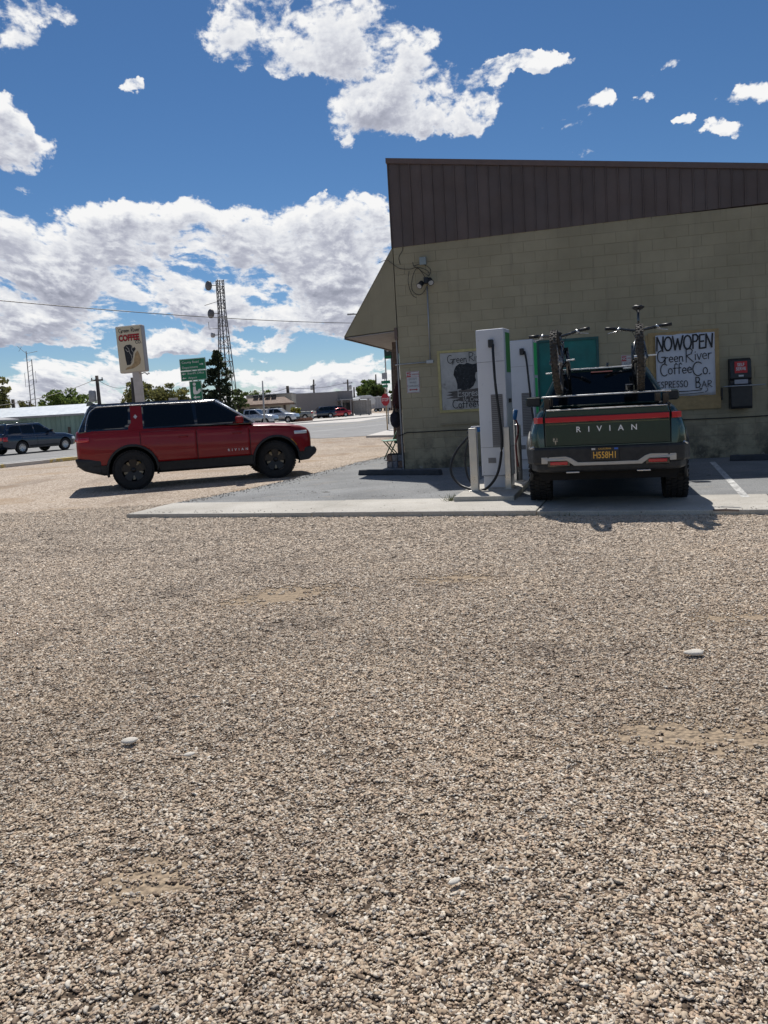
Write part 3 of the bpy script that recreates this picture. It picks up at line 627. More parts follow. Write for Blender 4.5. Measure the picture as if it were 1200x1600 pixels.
# painted coffee board
cb = thing('painted_sign', 'weathered espresso sign painted with a dark rock figure in the left window', 'sign', Wp(.91, 1.32))
def ckid(o): o.parent = cb; o.matrix_parent_inverse = Matrix.Translation(cb.location).inverted(); return o
ckid(wq(rect(.905, 1.315, 2.19, 2.53), .013, .02, 'board', M_board, None))
M_fig = mat('dark painted figure', (.018, .022, .028), .7, var=.5, vs=14, col2=(.10, .11, .12), f2=.64, s2=22); M_brush = mat('brown brush stroke', (.13, .115, .105), .8, var=.3, vs=12); M_chalk = mat('pale lettering paint', (.5, .49, .46), .8, var=.1)
def poly(pts, out, name, m, kidf):
    mb = MB(); mb.add([Wp(a, b, out) for a, b in pts], [tuple(range(len(pts)))]); return kidf(mb.build(name, m, fixn=False))
fig = [(1.20, 2.16), (1.24, 2.24), (1.32, 2.29), (1.42, 2.27), (1.48, 2.30), (1.60, 2.26), (1.72, 2.28), (1.78, 2.22), (1.76, 2.12), (1.66, 2.08), (1.64, 2.0), (1.66, 1.92), (1.60, 1.80), (1.52, 1.74), (1.38, 1.72), (1.25, 1.73), (1.25, 1.86), (1.22, 1.98), (1.18, 2.06)]
poly(fig, .024, 'figure', M_fig, ckid)
br = [(1.02, 1.70), (1.2, 1.71), (1.9, 1.76), (2.17, 1.74), (2.15, 1.60), (2.17, 1.5), (1.9, 1.44), (1.5, 1.45), (1.25, 1.50), (1.12, 1.51), (1.30, 1.545), (1.0, 1.56), (1.16, 1.60), (1.0, 1.63), (1.14, 1.66)]
poly(br, .0235, 'brush_stroke', M_brush, ckid)
mb = MB()
hand(mb, 'Green', Wp(1.06, 2.31), Uw, (0.0, 0, 1), LN, .17, .015, sx=.9, lift=.024); hand(mb, 'River', Wp(1.52, 2.33), Uw, (0, 0, 1), LN, .18, .015, sx=.95, lift=.024)
hand(mb, 'Coffee', Wp(1.13, 1.345), Uw, (0, 0, 1), LN, .17, .018, sx=.98, lift=.024); hand(mb, 'Co.', Wp(1.66, 1.355), Uw, (0, 0, 1), LN, .17, .018, sx=.98, lift=.024)
ckid(mb.build('dark_lettering', M_ink, fixn=False))
mb = MB(); hand(mb, 'Espresso', Wp(1.25, 1.585), Uw, (0.0, 0, 1), LN, .16, .017, sx=.95, lift=.027); hand(mb, 'Ice Cream', Wp(1.36, 1.475), Uw, (0, 0, 1), LN, .085, .011, sx=1.1, lift=.027)
ckid(mb.build('pale_lettering', M_chalk, fixn=False))
# no parking signs
M_sw = mat('white sign face', (.55, .55, .55), .45, var=.08); M_sr = mat('red sign print', (.42, .05, .05), .45, var=.05); M_sk = mat('grey sign print', (.16, .16, .17), .5, var=0)
def noparking(s, h, lab):
    t = thing('parking_sign', lab, 'sign', Wp(s, h), ang, 'no parking signs on the shop wall')
    mb = MB(); mb.box((0, -.006, 0), (.29, .006, .47)); mb.build('sign_plate', M_sw, t, bevel=.02)
    mb = MB()
    for c, d in (((-.137, 0), (.006, .43)), ((.137, 0), (.006, .43)), ((0, .225), (.26, .006)), ((0, -.225), (.26, .006)), ((-.085, .165), (.085, .095)), ((0, .112), (.27, .005))):
        mb.box((c[0], -.0105, c[1]), (d[0], .002, d[1]))
    mb.add([(-.10, -.0112, -.165), (-.06, -.0112, -.14), (-.06, -.0112, -.155), (.06, -.0112, -.155), (.06, -.0112, -.14), (.10, -.0112, -.165), (.06, -.0112, -.19), (.06, -.0112, -.175), (-.06, -.0112, -.175), (-.06, -.0112, -.19)], [tuple(range(10))])
    mb.build('red_print', M_sr, t, fixn=False)
    def fr(x, z, o=.0115): return frame(Vector((x, -o, z)), (1, 0, 0), (0, 0, 1))
    text('NO', .075, M_sw, t, fr(-.085, .165, .0125), 'lettering', .0005, bold=.002); text('PARKING', .052, M_sr, t, fr(.048, .165), 'lettering', .0005, sx=.8)
    for k, w_ in enumerate(('EXCEPT', 'WHILE', 'CHARGING')): text(w_, .06, M_sk, t, fr(0, .065-.075*k), 'lettering', .0005, sx=.85)
    return t
noparking(.284, 1.96, 'no parking except while charging sign near the left corner of the shop wall')
noparking(4.79, 2.0, 'no parking sign half hidden behind the right bicycle on the shop wall')
# self serve box
sb = thing('self_serve_box', 'black plastic self serve squeegee and towel box on the shop wall', 'dispenser', Wp(6.865, 1.03), ang)
mb = MB(); pr = [(0, 0), (-.24, 0), (-.26, .05), (-.26, .46), (-.20, .50), (-.20, .56), (-.24, .60), (-.20, .95), (-.12, .99), (0, .99)]
mb.prism([(-.195, y, z) for y, z in pr], (0, 0, 0), (.39, 0, 0)); mb.build('case', M_blackp, sb, bevel=.012)
M_red = mat('red label', (.5, .012, .018), .4, var=.05)
lab = MB(); lab.add([(-.115, -.2355, .70), (.115, -.2355, .70), (.115, -.2215, .925), (-.115, -.2215, .925)], [(0, 1, 2, 3)]); lab.build('label_plate', M_red, sb, fixn=False)
ylab = Vector((0, .014, .225)).normalized()
text('SELF', .085, M_sw, sb, frame(Vector((0, -.2285, .858)), (1, 0, 0), ylab), 'lettering', .0008, sx=.8, bold=.002); text('SERVE', .085, M_sw, sb, frame(Vector((0, -.2335, .778)), (1, 0, 0), ylab), 'lettering', .0008, sx=.8, bold=.002)
MB().box((0, -.243, .645), (.09, .004, .035)).build('small_label', M_sw, sb); MB().box((0, -.222, .53), (.24, .044, .085)).build('towel_slot', mat('pale towel', (.35, .36, .4), .8), sb)
mb = MB().tube([(-.32, -.30, .45), (.42, -.30, .45)], .012, 8); mb.tube([(-.30, -.3, .45), (-.30, 0.0, .45)], .006, 6); mb.tube([(.40, -.3, .45), (.40, 0, .45)], .006, 6); mb.build('squeegee_pole', M_galv, sb)
# electrics on the wall
cw = thing('wall_conduit', 'thin grey conduit pipe running down the shop wall from the floodlight', 'conduit', Wp(.7, 2.36))
def gk(o, p): o.parent = p; o.matrix_parent_inverse = Matrix.Translation(p.location).inverted(); return o
mb = MB().tube([Wp(.705, 3.98, .03), Wp(.69, 2.42, .03)], .014, 8); mb.tube([Wp(.66, 2.37, .03), Wp(-.02, 2.36, .03), Wp(-.10, 2.36, -.05)], .014, 8); gk(mb.build('pipe', M_galv), cw)
gk(MB().box(Wp(.685, 2.375, .03), (.15, .05, .075), rz=ang).build('junction_box', M_galv, bevel=.006), cw)
jb = MB().box(Wp(.645, 4.52, .04), (.14, .08, .16), rz=ang).build('electrical_box', mat('pale blue grey box', (.28, .33, .34), .5), bevel=.008); tag(jb, 'small pale grey electrical box high on the shop wall above the floodlight', 'electrical box')
fl = thing('floodlight', 'black twin head floodlight tangled in cable on the shop wall', 'floodlight', Wp(.70, 4.1), ang)
MB().box((0, -.06, 0), (.10, .10, .13)).build('mount', M_blackp, fl, bevel=.01)
for sx_ in (-1, 1):
    rot = Matrix.Rotation(rad(25*sx_), 3, 'Z') @ Matrix.Rotation(rad(38), 3, 'X')
    hd = MB().lathe([(.0, -.02), (.055, 0), (.06, .10), (.068, .13), (.0, .131)], (sx_*.085, -.14, .0-.05*(sx_ < 0)), 'Z', 14, rot=rot @ Matrix.Rotation(rad(90), 3, 'X')).build('lamp_head', M_blackp, fl)
    c_ = Vector((sx_*.085, -.14, -.05*(sx_ < 0))) + (rot @ Matrix.Rotation(rad(90), 3, 'X')) @ Vector((0, 0, .133))
    l_ = MB().lathe([(.0, 0), (.055, 0)], c_, 'Z', 14, rot=rot @ Matrix.Rotation(rad(90), 3, 'X')).build('lens', M_sw, hd)
ca = thing('cable_coil', 'loose coil of black cable hanging high on the shop wall by the awning', 'cable', Wp(.55, 4.2))
def smooth(pts, n=6):
    pts = [Vector(p) for p in pts]; out = []
    for i in range(len(pts)-1):
        p0, p1, p2, p3 = pts[max(i-1, 0)], pts[i], pts[i+1], pts[min(i+2, len(pts)-1)]
        for k in range(n):
            t = k/n; out.append(.5*((2*p1)+(p2-p0)*t+(2*p0-5*p1+4*p2-p3)*t*t+(3*p1-3*p2*1+p3-p0)*t**3) if True else None)
    return out+[pts[-1]]
def wirepts(l, out=.03): return smooth([Wp(a, b, out+.01*math.sin(i*2.1)) for i, (a, b) in enumerate(l)])
for l in ([(-.32, 4.58), (-.15, 4.62), (-.05, 4.55), (.12, 4.42), (.35, 4.38), (.5, 4.40), (.6, 4.3), (.7, 4.12)],
          [(.42, 4.52), (.45, 4.42), (.6, 4.38), (.74, 4.30), (.76, 4.2), (.62, 4.3), (.5, 4.38), (.40, 4.2), (.37, 3.95), (.50, 3.82), (.62, 3.86), (.72, 4.02)],
          [(.44, 4.44), (.62, 4.46), (.78, 4.36), (.80, 4.24)], [(.33, 4.34), (.30, 4.1), (.36, 3.85), (.46, 3.76)]):
    gk(MB().tube(wirepts(l), .0055, 6).build('cable_loop', M_wire), ca)
c2 = MB().tube([Wp(-.1, .80, .02), Wp(.1, .87, .02)]+[Wp(.3+i*.8, .862+.008*math.sin(i*1.4)-.012*(i == 2), .02) for i in range(15)], .011, 6).build('wall_cable', M_wire); tag(c2, 'long thin black cable running level along the foot of the shop wall', 'cable')
cr = MB().tube(wirepts([(.22, 4.86), (.20, 4.78), (.12, 4.66), (.14, 4.5)], .012), .006, 5).build('loose_wire', M_wire); tag(cr, 'short loose wire hanging from the siding at the wall corner', 'wire')
# ---- things round the corner
def at(px, py, Y): return D(px, py, Y)
pl = G(620, 731, .06); pl = Vector((pl.x, pl.y+.15, .06))
pt = thing('planter', 'patterned block planter on the asphalt at the shop corner', 'planter', pl, ang)
M_pb = [mat('planter block %d' % i, c, .9, var=.45, vs=22) for i, c in enumerate([(.30, .27, .26), (.22, .22, .25), (.26, .17, .13)])]
for i in range(3):
    for k in range(2): MB().box((-.13+i*.13, 0, .075+k*.15), (.122, .30, .142)).build('block', M_pb[(i+k*2) % 3], pt, bevel=.008)
MB().box((0.0, 0, .31), (.35, .24, .02)).build('soil', mat('dark soil', (.03, .025, .02), .95), pt)
tb = G(612, 706); ft = thing('folding_table', 'small green metal folding table on the gravel past the shop corner', 'table', (at(614, 702, 20.2).x, 20.2, 0), .2)
M_gr = mat('green painted metal', (.02, .10, .045), .4, var=.1); M_gt = mat('pale green table top', (.30, .55, .40), .25, var=.1)
MB().box((0, 0, .56), (.50, .5, .025)).build('table_top', M_gt, ft, bevel=.008)
for sy in (-.22, .22):
    MB().tube([(-.24, sy, .0), (.22, sy, .86)], .016, 6).build('leg', M_gr, ft); MB().tube([(.24, sy, .0), (-.2, sy, .54)], .016, 6).build('leg', M_gr, ft)
wp_ = at(626, 700, 18.4); po = thing('porch_post', 'weathered timber porch post standing just past the shop corner', 'post', (wp_.x, 18.4, .06))
M_wood = mat('weathered timber', (.20, .155, .135), .85, var=.35, vs=9)
MB().box((0, 0, 1.46), (.15, .15, 2.9)).build('shaft', M_wood, po, bevel=.01); MB().box((0, 0, .06), (.2, .2, .12)).build('foot', M_wood, po, bevel=.008)
um = at(623, 600, 18.15); uu = thing('patio_umbrella', 'dark maroon folded patio umbrella hanging below the awning at the shop corner', 'umbrella', (um.x+.02, 18.15, .06))
M_mar = mat('maroon canvas', (.05, .012, .012), .85, var=.3, vs=8)
pf = [(.0, 2.02), (.05, 1.98), (.12, 1.75), (.155, 1.5), (.15, 1.38), (.10, 1.33), (.0, 1.32)]
o = MB().lathe(pf, (0, 0, 0), 'Z', 16).build('canopy', M_mar, uu)
for v in o.data.vertices:
    a = math.atan2(v.co.y, v.co.x); k = 1+.22*math.cos(a*8); v.co.x *= k; v.co.y *= k
MB().tube([(0, 0, 0), (0, 0, 2.05)], .02, 8).build('pole', M_wood, uu); MB().lathe([(0, 0), (.22, 0), (.22, .06), (.03, .09), (.03, .2)], (0, 0, 0), 'Z', 16).build('base', M_blackp, uu)
bg = at(618, 655, 18.0); ba = thing('bag', 'dark navy cloth bag slung on the porch post at the shop corner', 'bag', (bg.x, 18.0, bg.z-.2))
me = bpy.data.meshes.new('bag_body'); bm = bmesh.new(); bmesh.ops.create_icosphere(bm, subdivisions=3, radius=.2)
for v in bm.verts: v.co = Vector((v.co.x*.62, v.co.y*.5, v.co.z*1.02+.2))*(1+.1*math.sin(v.co.x*31)*math.sin(v.co.z*23)); v.co.x *= 1.15-.9*v.co.z*.6
for f in bm.faces: f.smooth = True
bm.to_mesh(me); bm.free(); me.materials.append(mat('navy cloth', (.02, .02, .035), .9, var=.4, vs=12)); o = bpy.data.objects.new('bag_body', me); COL.objects.link(o); o.parent = ba
MB().tube(smooth([(-.02, 0, .36), (.0, .05, .52), (.10, .12, .6), (.05, .02, .4)]), .012, 6).build('strap', M_wire, ba)
# wheel stops
M_ws = mat('dark wheel stop', (.05, .055, .065), .8, var=.25)
def stop_(pa, pb, lab):
    a = G(*pa, .06); b = G(*pb, .06); c = (a+b)/2; d = b-a; o = MB().box((0, 0, .055), (d.length, .15, .11), taper=.97).build('wheel_stop', M_ws, bevel=.015); o.location = (c.x, c.y, .06); o.rotation_euler = (0, 0, math.atan2(d.y, d.x)); tag(o, lab, 'wheel stop', 'wheel stops along the shop wall')
stop_((562, 742), (690, 742), 'long dark wheel stop on the asphalt at the shop corner, left of the chargers'); stop_((1140, 720), (1232, 718), 'dark wheel stop at the wall under the self serve box near the right edge')
# ------------------------------------------------------------------ vehicles
M_tyre = mat('tyre rubber', (.014, .014, .015), .8, var=.3, vs=20); M_rimd = mat('dark rim', (.03, .03, .032), .35, .7, var=.1)
M_rims = mat('silver rim', (.55, .55, .56), .3, .85, var=.05); M_clad = mat('black cladding', (.018, .020, .023), .6, var=.25, vs=8)
M_glass = mat('tinted glass', (.006, .008, .010), .04, var=0, spec=.4); M_blk2 = mat('gloss black paint', (.008, .010, .014), .06, var=0, coat=1.0)
M_chrome = mat('bright trim', (.7, .7, .72), .15, 1.0, var=0); M_well = mat('wheel well', (.006, .006, .006), .9, var=0)
M_tail = mat('red tail lens', (.46, .004, .02), .12, var=0, coat=1.0); M_head = mat('headlight lens', (.75, .78, .8), .08, var=0, coat=1.0); M_amber = mat('amber lens', (.7, .28, .03), .15, var=0)
M_copper = mat('yellow caliper', (.50, .33, .03), .4, var=0); M_alu = mat('brushed aluminium', (.62, .62, .62), .32, 1.0, var=.06)
M_let = mat('bright white lettering', (.85, .86, .88), .3, 0, var=0)
def paint(name, c, rough=.22, metal=.35): return mat(name, c, rough, metal, var=.05, vs=1.5, coat=1.0)
def arr(keys): k = sorted(keys); return [a for a, b in k], [b for a, b in k]
class Body:
    RF = [(0, 0), (0, .86), (.05, .955), (.22, .99), (.45, 1.0), (.62, .995), (.78, .975), (.90, .94), (.97, .89), (1.0, .83), (1.0, 0)]
    def __init__(s, P): s.P = P; s.rf = P.get('rf', s.RF)
    def w(s, x): return float(np.interp(x, *arr(s.P['w'])))
    def zb(s, x): return float(np.interp(x, *arr(s.P['zb'])))
    def zt(s, x): return float(np.interp(x, *arr(s.P['zt'])))
    def y(s, x, z, zmax=None):
        zb, zt, w = s.zb(x), s.zt(x), s.w(x); f = (z-zb)/max(.01, zt-zb)
        return w*float(np.interp(f, [a for a, b in s.rf[1:-1]], [b for a, b in s.rf[1:-1]]))
    def loft(s, name, m, parent, zcut=None, off=0.0, x0=None, x1=None, arches=True, crown=.025):
        P = s.P; x0 = P['xr'] if x0 is None else x0; x1 = P['xf'] if x1 is None else x1
        a0, a1 = x0, x1
        xs = sorted(set([a0, a1]+[a0+.02, a0+.05, a0+.09, a1-.02, a1-.05, a1-.09]+list(np.linspace(a0, a1, 44))+[k for k, v in P['w']+P['zt']+P['zb'] if a0 < k < a1]))
        vs = []; n = None
        for x in xs:
            e = 1.0; d = min(x-a0, a1-x)
            if d < .09: e = 1-(1-math.sin(math.acos(max(0, 1-d/.09)) if d < .09 else math.pi/2))*.0
            rnd = .03*(1-min(1, d/.05))**2
            zb, zt, w = s.zb(x)-off*.3+rnd*.6, s.zt(x)+off-rnd, s.w(x)+off-rnd
            ring = []
            for f, g in s.rf:
                z = zb+(zt-zb)*f; y = g*w
                if zcut is not None and z > zcut: 
                    z = zcut
                ring.append((y, z))
            if zcut is None: ring[-1] = (0, zt+crown*(w/s.w((a0+a1)/2)))
            full = [(x, y, z) for y, z in ring[1:-1]]+[(x, 0, ring[-1][1])]+[(x, -y, z) for y, z in ring[1:-1][::-1]]+[(x, 0, ring[0][1])]
            n = len(full); vs += full
        fs = [tuple(range(n))]+[tuple((len(xs)-1)*n+i for i in range(n))[::-1]]
        mb = MB().add(vs, fs); m_ = len(xs)
        mb.add([], []); mb.f += [(i*n+k, (i+1)*n+k, (i+1)*n+(k+1) % n, i*n+(k+1) % n) for i in range(m_-1) for k in range(n)]; mb.sm += [True]*((m_-1)*n)
        o = mb.build(name, m, parent)
        if arches:
            for xa in (0, P['wb']):
                for sy in (-1, 1):
                    ra = P['r']+P.get('gap', .055); yy = s.w(xa)
                    c = MB().lathe([(0, -.25), (ra, -.25), (ra, .25), (0, .25)], (xa, sy*(yy-.13), P['r']+.01), 'Y', 32).build('cut', M_well)
                    bo = o.modifiers.new('b', 'BOOLEAN'); bo.operation = 'DIFFERENCE'; bo.object = c; bo.solver = 'EXACT'
                    try: bo.material_mode = 'TRANSFER'
                    except Exception: pass
                    c.parent = parent
                    bpy.context.view_layer.update(); applymods(o); rm(c)
        try: o.data.set_sharp_from_angle(angle=rad(32))
        except Exception: pass
        return o
    def patch(s, name, m, parent, x0, x1, z0, z1, off, side=-1, nx=10, nz=6, skip=None, slope=None, thick=.004):
        vs = []
        for j in range(nz+1):
            for i in range(nx+1):
                z = z0+(z1-z0)*j/nz; x = x0+(x1-x0)*i/nx
                if slope: x += slope(z)
                if callable(skip) is False and skip: pass
                vs.append((x, side*(s.y(x, z)+off), z))
        fs = []
        for j in range(nz):
            for i in range(nx):
                q = (j*(nx+1)+i, j*(nx+1)+i+1, (j+1)*(nx+1)+i+1, (j+1)*(nx+1)+i)
                c = sum((Vector(vs[k]) for k in q), Vector())/4
                if skip and skip(c.x, c.z): continue
                fs.append(q)
        o = MB().add(vs, fs, True).build(name, m, parent, fixn=False); sd = o.modifiers.new('t', 'SOLIDIFY'); sd.thickness = thick; sd.offset = 0
        return o
def wheel(parent, x, y, side, r, wd, steer=0.0, tread=True, rim='rugged', rr_=None):
    q = bpy.data.objects.new('wheel', None); COL.objects.link(q); q.parent = parent; q.location = (x, y, r); q.rotation_euler = (0, 0, steer + (0 if side > 0 else math.pi)); q.empty_display_size = .1
    ri = rr_ or r*.60; h = wd/2
    # local: outer face at +Y
    tb = MB(); tb.lathe([(ri, -h*.8), (r*.88, -h), (r*.965, -h*.88), (r*.99, -h*.55), (r*.99, h*.55), (r*.965, h*.88), (r*.88, h), (ri, h*.8)], (0, 0, 0), 'Y', 48)
    if tread:
        for i in range(44):
            a = 2*math.pi*i/44
            for k, yy in enumerate((-.80, -.27, .27, .80)):
                aa = a+(.06 if k % 2 else 0); 
                c = Vector((math.cos(aa)*r*.985, yy*h, math.sin(aa)*r*.985)); tb.box(c, (.030, wd*.20, r*.085), ry=-aa, rz=0) if False else None
                t_ = Matrix.Rotation(-aa, 3, 'Y'); vs = []
                for dx in (-.016, .016):
                    for dy, dz in ((-.5, -.5), (.5, -.5), (.5, .5), (-.5, .5)): vs.append(c+t_ @ Vector((dx, dy*wd*.20+(.18*wd*.2 if dz > 0 else 0), dz*r*.095)))
                tb.add(vs, [(3, 2, 1, 0), (4, 5, 6, 7), (0, 1, 5, 4), (1, 2, 6, 5), (2, 3, 7, 6), (3, 0, 4, 7)])
    tb.build('tyre', M_tyre, q)
    rb_ = MB(); dk = M_rimd if rim in ('rugged', 'dark') else M_rims
    rb_.lathe([(ri*1.0, h*.80), (ri*.97, h*.86), (ri*.93, h*.80), (ri*.90, -h*.3), (0, -h*.32)], (0, 0, 0), 'Y', 36)
    ns = 5 if rim in ('rugged',) else (10 if rim == 'multi' else 6)
    for i in range(ns):
        a = 2*math.pi*i/ns+.3
        ca, sa = math.cos(a), math.sin(a); wsp = (.13 if ns == 5 else .05 if ns == 10 else .09)*ri/.25
        p = [Vector((ca*t*ri, h*yy, sa*t*ri)) for t, yy in ((.12, .50), (.96, .72))]; n_ = Vector((-sa, 0, ca))
        rb_.add([p[0]-n_*wsp*.5, p[1]-n_*wsp*.62, p[1]+n_*wsp*.62, p[0]+n_*wsp*.5]+[v-Vector((0, .035, 0)) for v in (p[0]-n_*wsp*.5, p[1]-n_*wsp*.62, p[1]+n_*wsp*.62, p[0]+n_*wsp*.5)], [(0, 1, 2, 3), (0, 4, 5, 1), (2, 6, 7, 3)])
    rb_.lathe([(0, h*.66), (.045, h*.64), (.06, h*.5), (.06, 0)], (0, 0, 0), 'Y', 16)
    rb_.build('rim', dk, q)
    if rim == 'rugged':
        ib = MB()
        for i in range(5):
            a = 2*math.pi*(i+.5)/5+.3; ca, sa = math.cos(a), math.sin(a); n_ = Vector((-sa, 0, ca))
            p0, p1 = Vector((ca*ri*.48, h*.60, sa*ri*.48)), Vector((ca*ri*.80, h*.70, sa*ri*.80))
            ib.add([p0-n_*.012, p1-n_*.028, p1+n_*.028, p0+n_*.012], [(0, 1, 2, 3)])
        ib.build('rim_insert', mat('bronze insert', (.22, .19, .14), .45, .8, var=.2), q, fixn=False)
        MB().box((ri*.45*(1 if x > 1 else -1), -h*.05, ri*.35), (.07, .06, .16)).build('caliper', M_copper, q)
    return q
def side_plane(g):
    n = Vector((0, g['zt']-g['zb'], g['yb']-g['yt'])).normalized()
    def f(x, z): t = (z-g['zb'])/(g['zt']-g['zb']); return g['yb']+(g['yt']-g['yb'])*t
    return f, n
def greenhouse(g, m, parent, roofm=None, bev=.05):
    vs = [(g['xb0'], -g['yb'], g['zb']), (g['xb1'], -g['yb'], g['zb']), (g['xb1'], g['yb'], g['zb']), (g['xb0'], g['yb'], g['zb']),
          (g['xt0'], -g['yt'], g['zt']), (g['xt1'], -g['yt'], g['zt']), (g['xt1'], g['yt'], g['zt']), (g['xt0'], g['yt'], g['zt'])]
    mb = MB().add(vs, [(3, 2, 1, 0), (4, 5, 6, 7), (0, 1, 5, 4), (1, 2, 6, 5), (2, 3, 7, 6), (3, 0, 4, 7)])
    o = mb.build('cabin', m, parent, bevel=bev, seg=3)
    applymods(o)
    for p in o.data.polygons: p.use_smooth = True
    o.data.set_sharp_from_angle(angle=rad(28)); return o
def overlay(name, pts, g, m, parent, side, off=.006):
    f, n = side_plane(g); n = Vector((n.x, n.y*side, n.z)); ps = [Vector((x, f(x, z)*side, z)) for x, z in pts]
    o = MB().prism(ps, n*-.004, n*off).build(name, m, parent); return o
def endplane(name, pts, g, front, m, parent, off=.006):
    """pts: (y, t) t 0..1 from bottom to top on windscreen / rear screen plane"""
    b, t = ((g['xb1'], g['xt1']) if front else (g['xb0'], g['xt0'])); n = Vector(((g['zt']-g['zb'])*(1 if front else -1), 0, abs(b-t))).normalized()
    ps = [Vector((b+(t-b)*q, y, g['zb']+(g['zt']-g['zb'])*q)) for y, q in pts]
    return MB().prism(ps, n*-.004, n*off).build(name, m, parent)
def seam(B, x, z0, z1, parent, side, slope=None, m=None):
    pts = [(x+(slope(z) if slope else 0), side*(B.y(x, z)+.003), z) for z in np.linspace(z0, z1, 8)]
    return MB().tube(pts, .0055, 5, caps=False).build('door_gap', m or M_well, parent)
def simple_car(name, label, cat, loc, rz, paintm, kind, group=None, rim='multi', L=None, body_only=None):
    """a parked or passing car further off: body, cabin, glass, lights, wheels"""
    t = thing(name, label, cat, loc, rz, group)
    if kind == 'wagon':
        P = dict(wb=2.75, r=.34, xr=-1.05, xf=3.72, w=[(-1.05, .80), (-.8, .90), (0, .92), (2.75, .92), (3.3, .88), (3.55, .78), (3.72, .60)], zb=[(-1.05, .42), (-.6, .28), (3.3, .26), (3.72, .34)],
                 zt=[(-1.05, 1.05), (-.95, 1.10), (2.0, 1.02), (2.9, .96), (3.4, .84), (3.72, .62)]); g = dict(xb0=-1.0, xb1=2.25, xt0=-.62, xt1=1.35, zb=.98, zt=1.60, yb=.86, yt=.62)
        gl = [[(-.72, 1.10), (-.55, 1.42), (-.28, 1.50), (.05, 1.51), (.05, 1.08)], [(.11, 1.08), (.11, 1.51), (.85, 1.51), (.85, 1.06)], [(.92, 1.06), (.92, 1.51), (1.28, 1.49), (1.95, 1.08)]]
    elif kind == 'suv':
        P = dict(wb=2.75, r=.37, xr=-.95, xf=3.6, w=[(-.95, .86), (-.7, .93), (2.9, .93), (3.4, .86), (3.6, .70)], zb=[(-.95, .46), (-.5, .34), (3.3, .32), (3.6, .42)],
                 zt=[(-.95, 1.10), (2.1, 1.10), (3.1, 1.02), (3.5, .92), (3.6, .8)]); g = dict(xb0=-.92, xb1=2.25, xt0=-.70, xt1=1.45, zb=1.05, zt=1.76, yb=.88, yt=.70)
        gl = [[(-.7, 1.16), (-.62, 1.62), (.1, 1.64), (.1, 1.14)], [(.16, 1.14), (.16, 1.64), (.95, 1.64), (.95, 1.14)], [(1.02, 1.14), (1.02, 1.64), (1.38, 1.62), (1.98, 1.16)]]
    elif kind == 'sedan':
        P = dict(wb=2.7, r=.33, xr=-.95, xf=3.55, w=[(-.95, .76), (-.7, .86), (2.9, .87), (3.3, .8), (3.55, .6)], zb=[(-.95, .42), (-.5, .26), (3.3, .25), (3.55, .34)],
                 zt=[(-.95, .92), (-.8, .98), (2.0, .94), (2.9, .84), (3.4, .70), (3.55, .58)]); g = dict(xb0=-.55, xb1=2.2, xt0=.15, xt1=1.25, zb=.92, zt=1.42, yb=.80, yt=.56)
        gl = [[(-.1, 1.0), (.25, 1.34), (.72, 1.35), (.72, .99)], [(.78, .99), (.78, 1.35), (1.2, 1.33), (1.85, 1.0)]]
    else:   # pickup
        P = dict(wb=3.55, r=.39, xr=-1.15, xf=4.5, w=[(-1.15, .88), (-.9, .96), (3.9, .97), (4.3, .9), (4.5, .76)], zb=[(-1.15, .52), (-.5, .42), (4.2, .38), (4.5, .46)],
                 zt=[(-1.15, 1.22), (2.9, 1.22), (3.9, 1.16), (4.35, 1.06), (4.5, .9)]); g = dict(xb0=1.0, xb1=3.2, xt0=1.1, xt1=2.35, zb=1.17, zt=1.82, yb=.90, yt=.70)
        gl = [[(1.2, 1.28), (1.24, 1.70), (1.72, 1.71), (1.72, 1.27)], [(1.78, 1.27), (1.78, 1.71), (2.28, 1.70), (2.9, 1.28)]]
        if kind == 'capped': g = dict(g); 
    B = Body(P); B.loft('body', paintm, t); greenhouse(g, paintm, t)
    for sd in (-1, 1):
        for pl_ in gl: overlay('side_window', pl_, g, M_glass, t, sd)
        hx = P['xf']-.28; B.patch('headlight', M_head, t, hx-.22, hx+.12, B.zt(hx)-.22, B.zt(hx)-.10, .008, sd, 4, 2)
        B.patch('tail_light', M_tail, t, P['xr']+.005, P['xr']+.22, B.zt(P['xr'])-.34, B.zt(P['xr'])-.12, .008, sd, 3, 3)
        if kind in ('wagon', 'suv', 'pickup', 'capped'): B.patch('sill_trim', M_clad, t, P['r']+.1, P['wb']-P['r']-.1, B.zb(1)+.02, B.zb(1)+.17, .006, sd, 8, 2)
        mx = g['xb1']-.42; MB().box((mx, sd*(g['yb']+.12), g['zb']+.16), (.10, .22, .15)).build('door_mirror', M_blk2, t, bevel=.03)
        for dx in ([.95, .05] if kind != 'pickup' and kind != 'capped' else [1.75]): seam(B, dx, B.zb(1)+.18, B.zt(dx)-.05, t, sd)
    endplane('windscreen', [(-g['yb']*.86, .12), (g['yb']*.86, .12), (g['yt']*.88, .9), (-g['yt']*.88, .9)], g, True, M_glass, t)
    endplane('rear_window', [(-g['yb']*.80, .25), (g['yb']*.80, .25), (g['yt']*.84, .9), (-g['yt']*.84, .9)], g, False, M_glass, t)
    xr = P['xr']
    for sd in (-1, 1): MB().box((xr-.005, sd*(B.w(xr)-.16), B.zt(xr)-.22), (.03, .24, .17)).build('rear_light', M_tail, t, bevel=.008)
    MB().box((xr-.03, 0, P['zb'][0][1]+.12), (.10, B.w(xr)*1.75, .20)).build('rear_bumper', M_clad if kind in ('wagon', 'suv') else M_chrome, t, bevel=.03)
    MB().box((P['xf']-.03, 0, P['zb'][-1][1]+.12), (.14, B.w(P['xf'])*1.7, .22)).build('front_bumper', M_clad, t, bevel=.03)
    MB().box((xr-.045, 0, B.zt(xr)-.28), (.012, .31, .16)).build('number_plate', M_sw, t)
